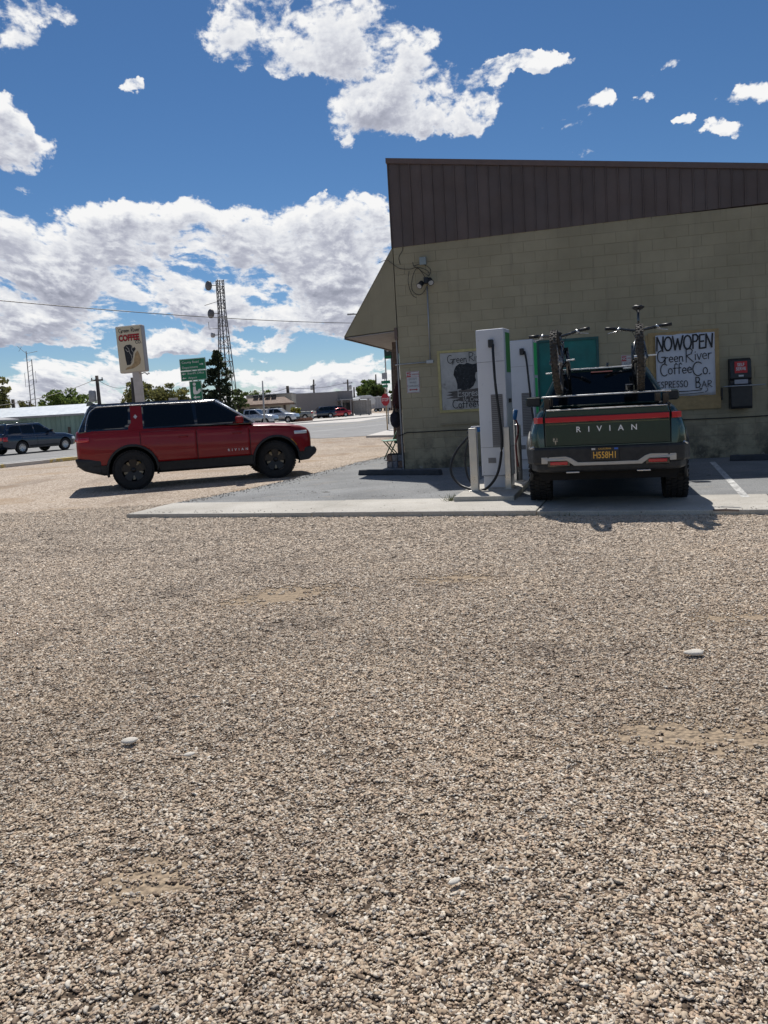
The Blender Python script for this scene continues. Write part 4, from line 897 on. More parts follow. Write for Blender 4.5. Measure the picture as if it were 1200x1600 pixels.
    if kind == 'pickup': MB().box(((xr+g['xb0'])/2+.05, 0, 1.235), (g['xb0']-xr-.25, 1.5, .06)).build('bed_opening', M_well, t)
    if kind == 'capped':
        g2 = dict(xb0=-1.08, xb1=1.04, xt0=-1.0, xt1=1.04, zb=1.2, zt=1.80, yb=.90, yt=.76); greenhouse(g2, M_whp, t).name = 'bed_cap'
        for sd in (-1, 1): overlay('cap_window', [(-.9, 1.36), (-.88, 1.66), (.85, 1.66), (.85, 1.36)], g2, M_glass, t, sd)
    if kind in ('wagon', 'suv'):
        for sd in (-1, 1): MB().tube([(-.45, sd*.56, g['zt']+.01), (-.4, sd*.56, g['zt']+.055), (1.0, sd*.56, g['zt']+.055), (1.1, sd*.56, g['zt']+.005)], .018, 6).build('roof_rail', M_blk2, t)
    for xa in (0, P['wb']):
        for sd in (-1, 1): wheel(t, xa, sd*(B.w(xa)-.12), sd, P['r'], .22, tread=False, rim=rim)
    return t
M_whp = paint('white car paint', (.62, .63, .64), .3, 0)
# =================== red sport utility vehicle
M_redp = mat('deep red paint', (.225, .003, .006), .38, 0, var=.05, vs=1.5, coat=.35, spec=.3)
SH = rad(17); sl = Vector((-5.36, 16.42, 0)); sd_ = Vector((math.cos(SH), math.sin(SH), 0)); sn_ = Vector((-math.sin(SH), math.cos(SH), 0))
suv = thing('parked_suv', 'dark red three row suv with black roof standing on the gravel at the left', 'suv', sl+sn_*.86, SH)
P = dict(wb=3.075, r=.42, gap=.075, xr=-1.10, xf=3.90,
         w=[(-1.10, .90), (-1.02, .95), (-.75, .99), (0, 1.0), (3.0, 1.0), (3.45, .985), (3.70, .95), (3.83, .90), (3.90, .84)],
         zb=[(-1.10, .60), (-.95, .47), (-.6, .36), (.3, .34), (2.8, .34), (3.4, .36), (3.7, .42), (3.90, .52)],
         zt=[(-1.10, 1.30), (-.9, 1.32), (.5, 1.30), (2.2, 1.25), (2.62, 1.23), (3.0, 1.215), (3.4, 1.185), (3.65, 1.145), (3.80, 1.09), (3.90, 1.0)],
         rf=[(0, 0), (0, .86), (.05, .955), (.22, .985), (.45, 1.0), (.62, .998), (.78, .985), (.90, .965), (.97, .93), (1.0, .88), (1.0, 0)])
B = Body(P); B.loft('body', M_redp, suv, crown=.03)
Bc = Body(dict(P, w=[(a, b+.012) for a, b in P['w']], xr=-1.14, xf=3.96)); Bc.P['w'] = [(-1.14, .88)]+Bc.P['w'][1:-1]+[(3.96, .86)]
Bc.P['zb'] = [(-1.14, .66)]+[(a, b-.02) for a, b in P['zb'][1:-1]]+[(3.96, .48)]
zc = MB(); 
lower = Bc.loft('lower_cladding', M_clad, suv, zcut=.56)
Bc.P['zb'] = [(-1.14, .64), (-.9, .5)]+[(a, b-.02) for a, b in P['zb'][2:]]
# bumpers rise higher than the sills
MB().prism([(-1.15, 0, .735), (-.60, 0, .70), (-.62, 0, .38), (-.80, 0, .405), (-.98, 0, .47), (-1.10, 0, .57)], (0, -.985, 0), (0, .985, 0)).build('rear_bumper', M_clad, suv, bevel=.05, seg=3)
MB().prism([(3.58, 0, .66), (3.96, 0, .66), (4.01, 0, .58), (3.98, 0, .50), (3.82, 0, .37), (3.60, 0, .35)], (0, -.93, 0), (0, .93, 0)).build('front_bumper', M_clad, suv, bevel=.03, seg=3)
MB().box((3.99, 0, .52), (.05, 1.1, .10)).build('skid_trim', M_alu, suv, bevel=.012)
for sy in (-.55, .55): MB().tube([(3.95, sy, .47), (4.03, sy, .47), (4.03, sy+.05, .47)], .012, 6).build('tow_hook', M_chrome, suv)
g = dict(xb0=-1.07, xb1=2.66, xt0=-.80, xt1=1.86, zb=1.25, zt=1.845, yb=.94, yt=.70)
greenhouse(g, M_blk2, suv, bev=.07)
for sdd in (-1, 1):
    overlay('quarter_window', [(-.86, 1.33), (-.80, 1.60), (-.70, 1.73), (-.55, 1.76), (-.02, 1.765), (-.04, 1.42), (-.12, 1.35), (-.2, 1.33)], g, M_glass, suv, sdd, .008)
    overlay('side_pillar', [(-.04, 1.27), (-.04, 1.335), (.02, 1.42), (.02, 1.775), (.255, 1.775), (.26, 1.27)], g, M_redp, suv, sdd, .009)
    overlay('rear_door_window', [(.29, 1.315), (.285, 1.765), (1.30, 1.76), (1.34, 1.315)], g, M_glass, suv, sdd, .008)
    overlay('front_door_window', [(1.40, 1.315), (1.385, 1.76), (1.76, 1.75), (2.52, 1.32)], g, M_glass, suv, sdd, .008)
    f_, n_ = side_plane(g)
    tr = [(x, sdd*(f_(x, z)+.012), z) for x, z in [(-.90, 1.29), (-.865, 1.5), (-.80, 1.68), (-.70, 1.765), (-.55, 1.795), (.5, 1.80), (1.78, 1.795)]]
    MB().tube(smooth(tr, 5), .011, 6).build('window_trim', M_alu, suv)
    MB().tube([(x, sdd*(f_(x, z)+.012), z) for x, z in [(1.83, 1.80), (2.24, 1.54), (2.64, 1.28)]], .022, 6).build('pillar_glint', mat('pale pillar glint', (.62, .68, .76), .35, .3, var=0), suv)  # pale strip painted in for light catching the windscreen edge
    arc_ = lambda x, z: (x)**2+(z-.43)**2 < .53**2 or (x-3.075)**2+(z-.43)**2 < .56**2
    B.patch('rear_door', M_redp, suv, .20, 1.345, .56, 1.225, .007, sdd, 26, 14, skip=arc_, slope=lambda z: 0)
    B.patch('front_door', M_redp, suv, 1.37, 2.49, .56, 1.20, .007, sdd, 26, 14, skip=arc_)
    for xx, z0 in ((.185, .96), (1.357, .56), (2.505, .56)): seam(B, xx, z0, 1.22, suv, sdd)
    for xx in (.95, 2.10)[:2]: B.patch('door_handle', M_redp, suv, xx+.02, xx+.22, 1.055, 1.085, .02, sdd, 3, 1, thick=.012)
    # arch flares
    for xa in (0, 3.075):
        pts = []
        for i in range(21):
            a = rad(-14+208*i/20); x = xa+math.cos(a)*.515; z = .43+math.sin(a)*.515; pts.append((x, sdd*(B.y(x, max(z, B.zb(x)+.12))+.006), z))
        MB().tube(pts, .030, 6).build('arch_trim', M_clad, suv)
    B.patch('tail_light', M_tail, suv, -1.085, -.83, 1.07, 1.165, .010, sdd, 5, 2, thick=.01)
    B.patch('headlight', M_head, suv, 3.50, 3.80, .965, 1.035, .006, sdd, 6, 2, thick=.012, slope=lambda z: 0)
    B.patch('side_marker', M_amber, suv, 3.50, 3.55, .72, .86, .012, sdd, 2, 4, thick=.008, slope=lambda z: -(z-.72)*.8)
    mm = MB().box((2.28, sdd*1.13, 1.36), (.17, .24, .16)).build('door_mirror', M_redp, suv, bevel=.05, seg=3)
    MB().box((2.31, sdd*1.12, 1.285), (.15, .20, .035)).build('mirror_base', M_blk2, mm, bevel=.012); MB().tube([(2.30, sdd*.95, 1.27), (2.30, sdd*1.06, 1.30)], .03, 8).build('mirror_arm', M_blk2, mm)
    w_ = wheel(suv, 0, sdd*.86, sdd, .42, .275); w_ = wheel(suv, 3.075, sdd*.86, sdd, .42, .275, steer=rad(-24))
    for a_, b_ in (((-.02-.115+.25, 1.585), .0), ):
        y_ = sdd*(f_(.12, 1.55)+.014)
    dm = [(.12+dx, sdd*(f_(.12, 1.55+dz)+.014), 1.55+dz) for dx, dz in ((0, .05), (.04, .0), (0, -.05), (-.04, 0))]
    MB().add(dm, [(0, 1, 2, 3)]).add([(.12+dx, sdd*(f_(.12, 1.55+dz)+.018), 1.55+dz) for dx, dz in ((0, .02), (.016, 0), (0, -.02), (-.016, 0))], [(0, 1, 2, 3)]).build('badge', M_sw, suv)
mt = frame(Vector((2.22, -(B.y(2.2, .70)+.014), .705)), (1, 0, 0), (0, 0, 1)); text('R  I  V  I  A  N', .075, M_let, suv, mt, 'lettering', .002, sx=1.0)
endplane('windscreen', [(-.80, .06), (.80, .06), (.62, .93), (-.62, .93)], g, True, M_glass, suv, .01)
endplane('rear_window', [(-.78, .12), (.78, .12), (.62, .88), (-.62, .88)], g, False, M_glass, suv, .01)
MB().box((-1.105, 0, 1.115), (.025, 1.7, .055)).build('rear_light_bar', M_tail, suv, bevel=.008)
MB().box((3.895, 0, .98), (.03, 1.3, .04)).build('front_light_bar', M_head, suv, bevel=.008)
MB().prism([(-.90, 0, 1.84), (-.62, 0, 1.84), (-.82, 0, 1.93), (-.87, 0, 1.93)], (0, -.02, 0), (0, .02, 0)).build('roof_antenna', M_blk2, suv, bevel=.008)
MB().prism([(1.75, -.62, 1.84), (1.60, -.62, 1.862), (-.75, -.64, 1.862), (-.82, -.64, 1.84)], (0, 0, 0), (0, 1.26, 0)).build('roof_panel', M_blk2, suv, bevel=.01)
# =================== green pickup
M_grn = paint('dark green paint', (.006, .034, .027), .22, .3)
TH = rad(15); th_ = Vector((math.sin(TH), math.cos(TH), 0))
trk = thing('parked_pickup', 'dark green pickup parked nose in to the shop wall with two bicycles above its bed', 'pickup truck', (3.02, 10.42, .06), math.pi/2-TH)
P = dict(wb=3.45, r=.415, gap=.07, xr=-.93, xf=4.45,
         w=[(-.93, .895), (-.88, .925), (-.78, .955), (-.45, .99), (0, 1.0), (.5, .985), (3.0, .985), (3.8, .99), (4.15, .95), (4.35, .88), (4.45, .8)],
         zb=[(-.93, .52), (-.6, .44), (.5, .38), (3.9, .38), (4.45, .5)], zt=[(-.93, 1.245), (-.85, 1.26), (.5, 1.26), (2.8, 1.23), (3.6, 1.20), (4.1, 1.14), (4.35, 1.06), (4.45, .95)],
         rf=[(0, 0), (0, .84), (.05, .93), (.2, .985), (.42, 1.0), (.60, .985), (.76, .95), (.88, .905), (.96, .865), (1.0, .815), (1.0, 0)])
B = Body(P); B.loft('body', M_grn, trk, crown=.0)
g = dict(xb0=.50, xb1=3.02, xt0=.80, xt1=2.10, zb=1.23, zt=1.80, yb=.91, yt=.62)
greenhouse(g, M_grn, trk, bev=.06)
MB().prism([(.80, -.56, 1.792), (2.05, -.56, 1.792), (1.95, -.56, 1.812), (.9, -.56, 1.812)], (0, 0, 0), (0, 1.12, 0)).build('roof_glass', M_blk2, trk, bevel=.006)
MB().box((.775, 0, 1.795), (.05, 1.12, .022)).build('roof_highlight', M_alu, trk, bevel=.006)  # bright strip stands in for the highlight along the rear roof edge
MB().box((.742, 0, 1.742), (.03, .30, .016)).build('brake_light', M_tail, trk)
endplane('rear_window', [(-.80, .10), (.80, .10), (.56, .90), (-.56, .90)], g, False, M_glass, trk, .008)
endplane('windscreen', [(-.80, .06), (.80, .06), (.56, .93), (-.56, .93)], g, True, M_glass, trk, .008)
for s_ in (-1, 1):
    overlay('side_window', [(.72, 1.29), (.88, 1.73), (1.55, 1.74), (1.58, 1.29)], g, M_glass, trk, s_, .008); overlay('side_window', [(1.64, 1.29), (1.62, 1.74), (2.03, 1.73), (2.8, 1.29)], g, M_glass, trk, s_, .008)
    arc2 = lambda x, z: x**2+(z-.43)**2 < .54**2 or (x-3.45)**2+(z-.43)**2 < .54**2
    B.patch('door', M_grn, trk, .66, 1.60, .52, 1.18, .006, s_, 14, 8, skip=arc2); B.patch('door', M_grn, trk, 1.63, 2.75, .52, 1.17, .006, s_, 14, 8, skip=arc2)
    for xx in (.645, 1.615, 2.765): seam(B, xx, .55, 1.19, trk, s_)
    for xa in (0, 3.45):
        pts = []
        for i in range(21):
            a = rad(-12+204*i/20); x = xa+math.cos(a)*.505; z = .43+math.sin(a)*.505; pts.append((x, s_*(B.y(x, max(z, B.zb(x)+.12))+.008), z))
        MB().tube(pts, .030, 6).build('arch_trim', M_clad, trk)
        wheel(trk, xa, s_*.865, s_, .415, .275)
    mm = MB().box((2.50, s_*1.10, 1.345), (.15, .26, .17)).build('door_mirror', M_grn, trk, bevel=.05, seg=3); MB().box((2.42, s_*1.10, 1.345), (.015, .22, .135)).build('mirror_glass', M_blackp, mm, bevel=.006)
    MB().tube([(2.50, s_*.90, 1.30), (2.50, s_*1.02, 1.32)], .03, 8).build('mirror_arm', M_blk2, mm)
    B.patch('headlight', M_head, trk, 4.1, 4.38, .85, 1.06, .01, s_, 5, 3)
    # bed rail cap
    MB().tube([(-.90, s_*.745, 1.262), (.45, s_*.745, 1.262)], .020, 6).build('bed_rail', M_clad, trk)
for s_ in (-1, 1): B.patch('sill_cladding', M_clad, trk, .48, 2.95, .39, .54, .008, s_, 16, 2)
xr = -.93
tg = MB().prism([(0, y, z) for y, z in [(-.74, .795), (.74, .795), (.745, 1.17), (.725, 1.24), (-.725, 1.24), (-.745, 1.17)]], (xr-.022, 0, 0), (xr+.01, 0, 0)).build('tailgate', M_grn, trk, bevel=.010, seg=3)
MB().tube([(xr-.006, .752, .79), (xr-.006, .757, 1.17), (xr-.004, .738, 1.243)], .006, 5).build('tailgate_gap', M_well, trk); MB().tube([(xr-.006, -.752, .79), (xr-.006, -.757, 1.17), (xr-.004, -.738, 1.243)], .006, 5).build('tailgate_gap', M_well, trk)
MB().box((xr-.016, 0, 1.250), (.05, 1.44, .014)).build('tailgate_highlight', M_alu, tg, bevel=.004)  # silver line modelled as the highlight on the tailgate's top edge
text('R   I   V   I   A   N', .098, M_let, tg, frame(Vector((xr-.0245, .0, .995)), (0, -1, 0), (0, 0, 1)), 'lettering', .003, sx=1.02, bold=.001, space=1.0)
text('R1', .05, M_chrome, tg, frame(Vector((xr-.0245, .62, .880)), (0, -1, 0), (0, 0, 1)), 'badge', .002, sx=1.2); text('T', .06, M_chrome, tg, frame(Vector((xr-.0245, .62, .838)), (0, -1, 0), (0, 0, 1)), 'badge', .002, sx=1.6)
lb = MB().box((xr-.030, 0, 1.128), (.02, 1.475, .064)).build('rear_light_bar', M_tail, trk, bevel=.006)
MB().box((xr-.024, 0, 1.128), (.016, 1.49, .088)).build('light_bar_surround', M_blk2, lb, bevel=.004)
for s_ in (-1, 1):
    MB().prism([(xr-.036, .765*s_, 0), (xr-.030, .83*s_, 0), (xr+.03, .885*s_, 0), (xr+.05, .86*s_, 0), (xr+.01, .765*s_, 0)], (0, 0, 1.091), (0, 0, 1.165)).build('corner_light', M_tail, trk, bevel=.005)
MB().box((xr-.022, 0, 1.072), (.012, 1.47, .010)).build('light_bar_trim', mat('olive trim', (.10, .11, .05), .4), trk)
# bumper
bp = [(xr-.10, -.72, 0), (xr-.115, 0, 0), (xr-.10, .72, 0), (xr-.04, .90, 0), (xr+.16, .985, 0), (xr+.32, .985, 0), (xr+.32, -.985, 0), (xr+.16, -.985, 0), (xr-.04, -.90, 0)]
bump = MB().prism(bp, (0, 0, .57), (0, 0, .785)).build('rear_bumper', M_clad, trk, bevel=.03, seg=3)
MB().prism([(x+.015, y*.955, 0) for x, y, z in bp], (0, 0, .47), (0, 0, .60)).build('bumper_valance', M_clad, bump, bevel=.04, seg=3)
sv = [(.80, .685), (.50, .692), (.44, .672), (.355, .615), (0, .613), (0, .573), (.40, .573), (.49, .640), (.70, .640), (.73, .605), (.80, .605)]
for s_ in (-1, 1):
    def bx_(y): return xr-.112+.012*min(1, abs(y)/.72)+(.33*(abs(y)-.72) if abs(y) > .72 else 0)
    MB().prism([(bx_(y), s_*y, z-.02) for y, z in sv], (-.018, 0, 0), (.03, 0, 0)).build('bumper_trim', mat('matte silver trim', (.50, .475, .43), .5, .2, var=.08), bump, bevel=.005)
    MB().box((xr-.117, s_*.585, .588), (.02, .215, .042)).build('fog_light', M_tail, bump, bevel=.008)
    MB().box((xr-.108, s_*.585, .585), (.02, .28, .085)).build('fog_recess', M_blk2, bump, bevel=.01)
    MB().box((xr-.095, s_*.42, .47), (.04, .16, .02)).build('tow_loop', M_alu, bump, bevel=.006)
    MB().tube([(xr-.05, s_*.895, .80), (xr+.0, s_*.94, .775)], .012, 5).build('corner_glint', M_alu, bump)
pltm = mat('black number plate', (.012, .012, .014), .35, var=.05); ylw = mat('plate yellow', (.75, .42, .06), .5, var=0)
pb = MB().box((xr-.122, .03, .690), (.012, .335, .165)).build('number_plate', pltm, bump, bevel=.006)
text('H558H1', .115, ylw, pb, frame(Vector((xr-.1285, .03, .672)), (0, -1, 0), (0, 0, 1)), 'lettering', .0006, sx=.72, bold=.0015)
text('CALIFORNIA', .030, ylw, pb, frame(Vector((xr-.1285, .03, .752)), (0, -1, 0), (0, 0, 1)), 'lettering', .0005, sx=.9)
MB().box((xr-.1285, -.105, .752), (.001, .045, .022)).build('sticker', mat('blue sticker', (.03, .12, .5), .4), pb); MB().box((xr-.1285, .165, .752), (.001, .045, .022)).build('sticker', M_sw, pb)
MB().prism([(0, y, z) for y, z in [(-.80, .36), (.80, .36), (.86, .47), (-.86, .47)]], (xr+.05, 0, 0), (xr+.35, 0, 0)).build('underbody', M_well, trk)
MB().tube([(.0, -.80, .40), (0, .80, .40)], .06, 10).build('rear_axle', M_well, trk); MB().box((1.6, 0, .36), (2.9, 1.6, .20)).build('battery_tray', M_well, trk)  # battery tray built low and wide to deepen the shade under the truck
MB().box((-.20, 0, 1.235), (1.36, 1.44, .05)).build('bed_cover', M_clad, trk, bevel=.01)
MB().tube([(1.4, -.1, 1.80), (1.38, -.1, 1.89)], .018, 6).build('roof_antenna', M_blk2, trk)
# rack and bicycles
T = Matrix.Translation(trk.location) @ Matrix.Rotation(math.pi/2-TH, 4, 'Z')
def tl(x, y, z): return T @ Vector((x, y, z-.0))
rk = thing('bike_rack', 'two low aluminium crossbars fixed over the green pickup bed carrying the bicycles', 'rack', tl(0, 0, 1.30), math.pi/2-TH)
for xx in (-.72, .36):
    MB().box((xx, 0, .118), (.085, 1.57, .020)).build('crossbar', M_alu, rk, bevel=.008)
    for s_ in (-1, 1): MB().box((xx, s_*.72, .02), (.10, .07, .17)).build('clamp', M_blk2, rk, bevel=.01); 
for yy in (.56, -.36): MB().box((-.18, yy, .140), (1.2, .05, .022)).build('wheel_tray', M_blk2, rk, bevel=.005); MB().box((.44, yy, .19), (.09, .13, .09)).build('fork_mount', M_blk2, rk, bevel=.012)
M_knob = mat('knobbly tyre', (.055, .050, .044), .85, var=.4, vs=25); M_bike = paint('bike frame paint', (.02, .025, .035), .25); M_skin = mat('tan gum strap', (.35, .2, .1), .6)
def bicycle(name, label, loc, rz, frame_m, seat_h, lean=0.0, bar=0.0):
    t = thing(name, label, 'bicycle', loc, 0, 'mountain bikes on the pickup rack', rot=(lean, 0, rz))
    R_ = .375; t.scale = (1.1, 1.1, 1.1); wq_ = bpy.data.objects.new('rear_wheel', None); COL.objects.link(wq_); wq_.parent = t; wq_.location = (0, 0, R_)
    tb = MB(); n = 52; prof = [(R_-.037+.035*math.cos(a), .038*math.sin(a)) for a in [2*math.pi*i/10 for i in range(10)]]
    tb.lathe(prof+[prof[0]], (0, 0, 0), 'Y', n)
    for i in range(n):
        a = 2*math.pi*i/n
        for yy, dr, ww in ((-.031, -.009, .017), (.031, -.009, .017), (-.010 if i % 2 else .010, 0, .020)):
            c = Vector((math.cos(a)*(R_+dr-.002), yy, math.sin(a)*(R_+dr-.002))); M_ = Matrix.Rotation(-a, 3, 'Y'); vs = [c+M_ @ Vector((q[0]*.007, q[1]*ww*.5, q[2]*.012)) for q in ((-1, -1, -1), (-1, 1, -1), (-1, 1, 1), (-1, -1, 1), (1, -1, -1), (1, 1, -1), (1, 1, 1), (1, -1, 1))]
            tb.add(vs, [(4, 5, 6, 7), (0, 1, 5, 4), (1, 2, 6, 5), (2, 3, 7, 6), (3, 0, 4, 7)])
    tb.build('tyre', M_knob, wq_)
    MB().lathe([(.315, -.014), (.300, -.010), (.300, .010), (.315, .014)], (0, 0, 0), 'Y', 40).build('rim', M_blk2, wq_)
    sp_ = MB()
    for i in range(28):
        a = 2*math.pi*i/28; s_ = 1 if i % 2 else -1; sp_.tube([(math.cos(a+.4*s_)*.025, s_*.03, math.sin(a+.4*s_)*.025), (math.cos(a)*.302, 0, math.sin(a)*.302)], .0011, 3, caps=False)
    sp_.build('spokes', M_alu, wq_, kind='stuff') if False else sp_.build('spokes', M_alu, wq_)
    MB().lathe([(0, -.065), (.022, -.065), (.022, -.03), (.03, -.028), (.03, .028), (.022, .03), (.022, .065), (0, .065)], (0, 0, 0), 'Y', 12).build('hub', M_alu, wq_)
    MB().lathe([(.09, -.036), (.09, -.033), (.06, -.033)], (0, 0, 0), 'Y', 20).build('brake_disc', M_alu, wq_)
    cs = MB()
    for k, r_ in enumerate((.075, .062, .05, .04)): cs.lathe([(.03, -.045-.007*k), (r_, -.045-.007*k), (r_, -.042-.007*k), (.03, -.042-.007*k)], (0, 0, 0), 'Y', 18)
    cs.build('cassette', M_galv, wq_); wq_.data
    bb = Vector((.435, 0, .335)); hd0, hd1 = Vector((.97, 0, .55)), Vector((.93, 0, .66)); st0, st1 = bb, Vector((.345, 0, .74)); ax = Vector((0, 0, .375))
    fm = MB().tube([bb, hd0], .042, 10).tube([Vector((.36, 0, .66)), hd1-Vector((.0, 0, .03))], .030, 10).tube([st0, st1], .024, 10).tube([hd0-Vector((-.008, 0, .03)), hd1+Vector((-.005, 0, .02))], .036, 10)
    fm.build('frame', frame_m, t)
    ss_ = MB()
    for s_ in (-1, 1): ss_.tube([bb+Vector((-.02, s_*.03, 0)), bb+Vector((-.12, s_*.055, .01)), ax+Vector((0, s_*.072, 0))], .019, 8); ss_.tube([Vector((.37, s_*.02, .62)), Vector((.22, s_*.05, .55)), ax+Vector((0, s_*.072, .0))], .015, 8)
    ss_.build('swingarm', frame_m, t); MB().tube([(.30, 0, .44), (.50, 0, .60)], .025, 10).build('shock', M_galv, t)
    fk = MB()
    for s_ in (-1, 1): fk.tube([(.965, s_*.06, .57), (1.0, s_*.06, .36), (1.10, s_*.05, .055)], [.024, .030, .024], 8)
    fk.box((.965, 0, .575), (.05, .16, .035)); fk.tube([(1.12, -.06, .05), (1.12, .06, .05)], .010, 8); fk.build('fork', M_blk2, t)
    MB().tube([hd1, hd1+Vector((-.015, 0, .05)), hd1+Vector((.03, 0, .075))], .016, 8).build('stem', M_blk2, t)
    hb_ = Matrix.Rotation(bar, 3, 'Z'); c0 = hd1+Vector((.03, 0, .09))
    hp = [c0+hb_ @ Vector(v) for v in ((-.075, -.39, .035), (-.03, -.25, .03), (0, -.07, 0), (0, .07, 0), (-.03, .25, .03), (-.075, .39, .035))]
    MB().tube(smooth(hp, 4), .016, 8).build('handlebar', M_blk2, t)
    for s_ in (-1, 1):
        MB().tube([c0+hb_ @ Vector((-.045, s_*.28, .032)), c0+hb_ @ Vector((-.078, s_*.395, .036))], .021, 10).build('grip', M_wire, t)
        MB().tube([c0+hb_ @ Vector((-.03, s_*.23, .03)), c0+hb_ @ Vector((.02, s_*.24, .0)), c0+hb_ @ Vector((-.0, s_*.36, -.02))], .007, 6).tube([c0+hb_ @ Vector((-.03, s_*.215, .045)), c0+hb_ @ Vector((-.04, s_*.26, .0))], .014, 6).build('brake_lever', M_alu, t)
        MB().tube(smooth([c0+hb_ @ Vector((.02, s_*.22, .0)), Vector((1.02, s_*.1, .78)), Vector((.98, s_*.03, .66))], 4), .004, 4, caps=False).build('brake_cable', M_wire, t)
    MB().tube([st1-Vector((-.02, 0, .1)), Vector((.345-(seat_h-.74)*.22, 0, seat_h))], .0145, 8).build('seat_post', M_blk2, t)
    sx_ = .345-(seat_h-.74)*.22; vs = []; prof = [(-.14, .01, .015), (-.125, .055, .03), (-.07, .072, .035), (-.01, .055, .022), (.06, .026, .012), (.13, .018, .005), (.145, .006, -.01)]
    for x, w_, z in prof: vs += [(sx_+x, -w_, seat_h+z-.008), (sx_+x, -w_*.55, seat_h+z+.018), (sx_+x, 0, seat_h+z+.013), (sx_+x, w_*.55, seat_h+z+.018), (sx_+x, w_, seat_h+z-.008), (sx_+x, 0, seat_h+z-.02)]
    MB().add(vs, [(i*6+k, (i+1)*6+k, (i+1)*6+(k+1) % 6, i*6+(k+1) % 6) for i in range(6) for k in range(6)]+[tuple(range(6)), tuple(36+i for i in range(6))], True).build('saddle', M_wire, t)
    MB().tube([(sx_-.05, 0, seat_h), (sx_+.04, 0, seat_h-.04), (sx_+.08, 0, seat_h)], .008, 6).build('seat_clamp', M_galv, t)
    cr_ = MB().lathe([(.095, -.052), (.085, -.050), (.04, -.050)], bb, 'Y', 24)
    for s_ in (-1, 1): cr_.tube([bb+Vector((0, s_*.06, 0)), bb+Vector((.155*s_, s_*.085, -.06*s_))], .013, 8)
    cr_.build('crankset', M_blk2, t)
    for s_ in (-1, 1):
        pc = bb+Vector((.155*s_, s_*.14, -.06*s_)); MB().box(pc, (.10, .10, .018)).build('pedal', M_alu, t, bevel=.004)
    MB().tube([bb+Vector((0, -.05, .09)), ax+Vector((0, -.055, .07))], .004, 4).tube([bb+Vector((0, -.05, -.09)), ax+Vector((.02, -.055, -.14))], .004, 4).build('chain', M_galv, t)
    return t
RZ = math.pi/2-rad(17.6)
bk1 = bicycle('bicycle', 'left mountain bike on the pickup rack, its saddle dropped low and bars turned', tl(-.66, .555, 1.435+.01), RZ, M_bike, .70, lean=-.05, bar=rad(-14))
bk2 = bicycle('bicycle', 'right mountain bike on the pickup rack with its saddle raised high', tl(-.66, -.44, 1.435+.01), RZ, paint('second bike paint', (.03, .035, .04), .3), .93, bar=rad(5))
# ------------------------------------------------------------------ chargers
IA = rad(17); u2 = Vector((math.cos(IA), -math.sin(IA), 0)); n2 = Vector((math.sin(IA), math.cos(IA), 0)); I0 = Vector((.965, 10.875, 0))
isl = MB().prism([I0, I0+u2*.86, I0+u2*.86+n2*5.0, I0+n2*5.0], (0, 0, .02), (0, 0, .14)).build('charger_island', M_conc, bevel=.015)
tag(isl, 'raised pale concrete island under the chargers and steel bollards', 'kerb island')
M_cw = mat('charger white', (.58, .60, .65), .35, 0, var=.04, vs=2); M_cg = mat('charger green', (.005, .22, .035), .3, var=0)
M_grl = mat('perforated grey panel', (.20, .20, .21), .6, var=.1); M_blue = mat('blue handle', (.01, .10, .28), .35, var=.05); M_steel = mat('stainless steel', (.50, .49, .47), .34, .85, var=.08, vs=3)
M_led = mat('lit green strip', (.02, .33, .10), .4, var=0, emit=.10)
def charger(lab, p, ang_, hgt, wd, dp, lit):
    t = thing('ev_charger', lab, 'charging station', p, -ang_, 'white charging stations on the island')
    # local x along the front, y into the depth
    MB().box((wd/2, dp/2+.01, .09), (wd-.04, dp-.04, .18)).build('plinth', M_cw, t, bevel=.006)
    MB().box((wd/2, dp/2, .18+(hgt-.18)/2), (wd, dp, hgt-.18)).build('cabinet', M_cw, t, bevel=.018, seg=3)
    zc = hgt-.14
    gp = MB().box((wd*.66, -.002, (zc-1.73+zc-.93)/2+.08), (wd*.42, .008, .80)).build('grille_panel', M_grl, t)
    sl_ = MB()
    for i in range(26): sl_.box((wd*.66, -.007, zc-1.60+i*.030), (wd*.38, .004, .006))
    sl_.build('louvres', M_blackp, gp)
    MB().box((wd*.55, -.03, zc-.08), (.075, .06, .12)).build('cable_gland', M_blackp, t, bevel=.012)
    for zz in (.62, zc-.35): MB().box((wd/2, -.0015, zz), (wd*.985, .004, .004)).build('panel_seam', M_sk, t)
    for bx in (.04, wd-.04):
        for bz in (.24, zc-.02): MB().lathe([(0, 0), (.007, 0), (.007, .004), (0, .005)], (bx, -.001, bz), 'Y', 8).build('bolt', M_steel, t)
    MB().box((wd+.001, dp*.5, .62), (.004, dp*.96, .005)).build('panel_seam', M_sk, t)
    MB().box((wd*.40, -.003, .42), (.12, .005, .08)).build('rating_label', M_sk, t)
    MB().box((wd+.002, dp*.55, zc-.22), (.010, dp*.62, .60)).build('side_screen', M_led if lit else M_cg, t)
    if lit: MB().box((wd+.002, dp*.55, zc-1.05), (.008, dp*.5, .95)).build('light_strip', M_led, t)
    MB().box((wd/2, dp/2, .185), (wd+.006, dp+.006, .006)).build('base_gap', M_sk, t)
    MB().box((wd+.008, dp*.5, zc-.95), (.02, .12, .06)).build('card_reader', M_blackp, t, bevel=.005)
    return t
CA = rad(24); p1 = Vector((1.50, 11.80, .14)); uc = Vector((math.cos(CA), -math.sin(CA), 0)); nc = Vector((math.sin(CA), math.cos(CA), 0))
charger('nearer tall white charging cabinet with dark green side panel on the concrete island', p1, CA, 2.41, .44, .36, False)
p2 = D(804, 740, 14.5); p2 = Vector((p2.x, 14.5, .14))
charger('farther white charging cabinet with glowing green side, between the first charger and the pickup', p2, CA, 2.42, .44, .36, True)
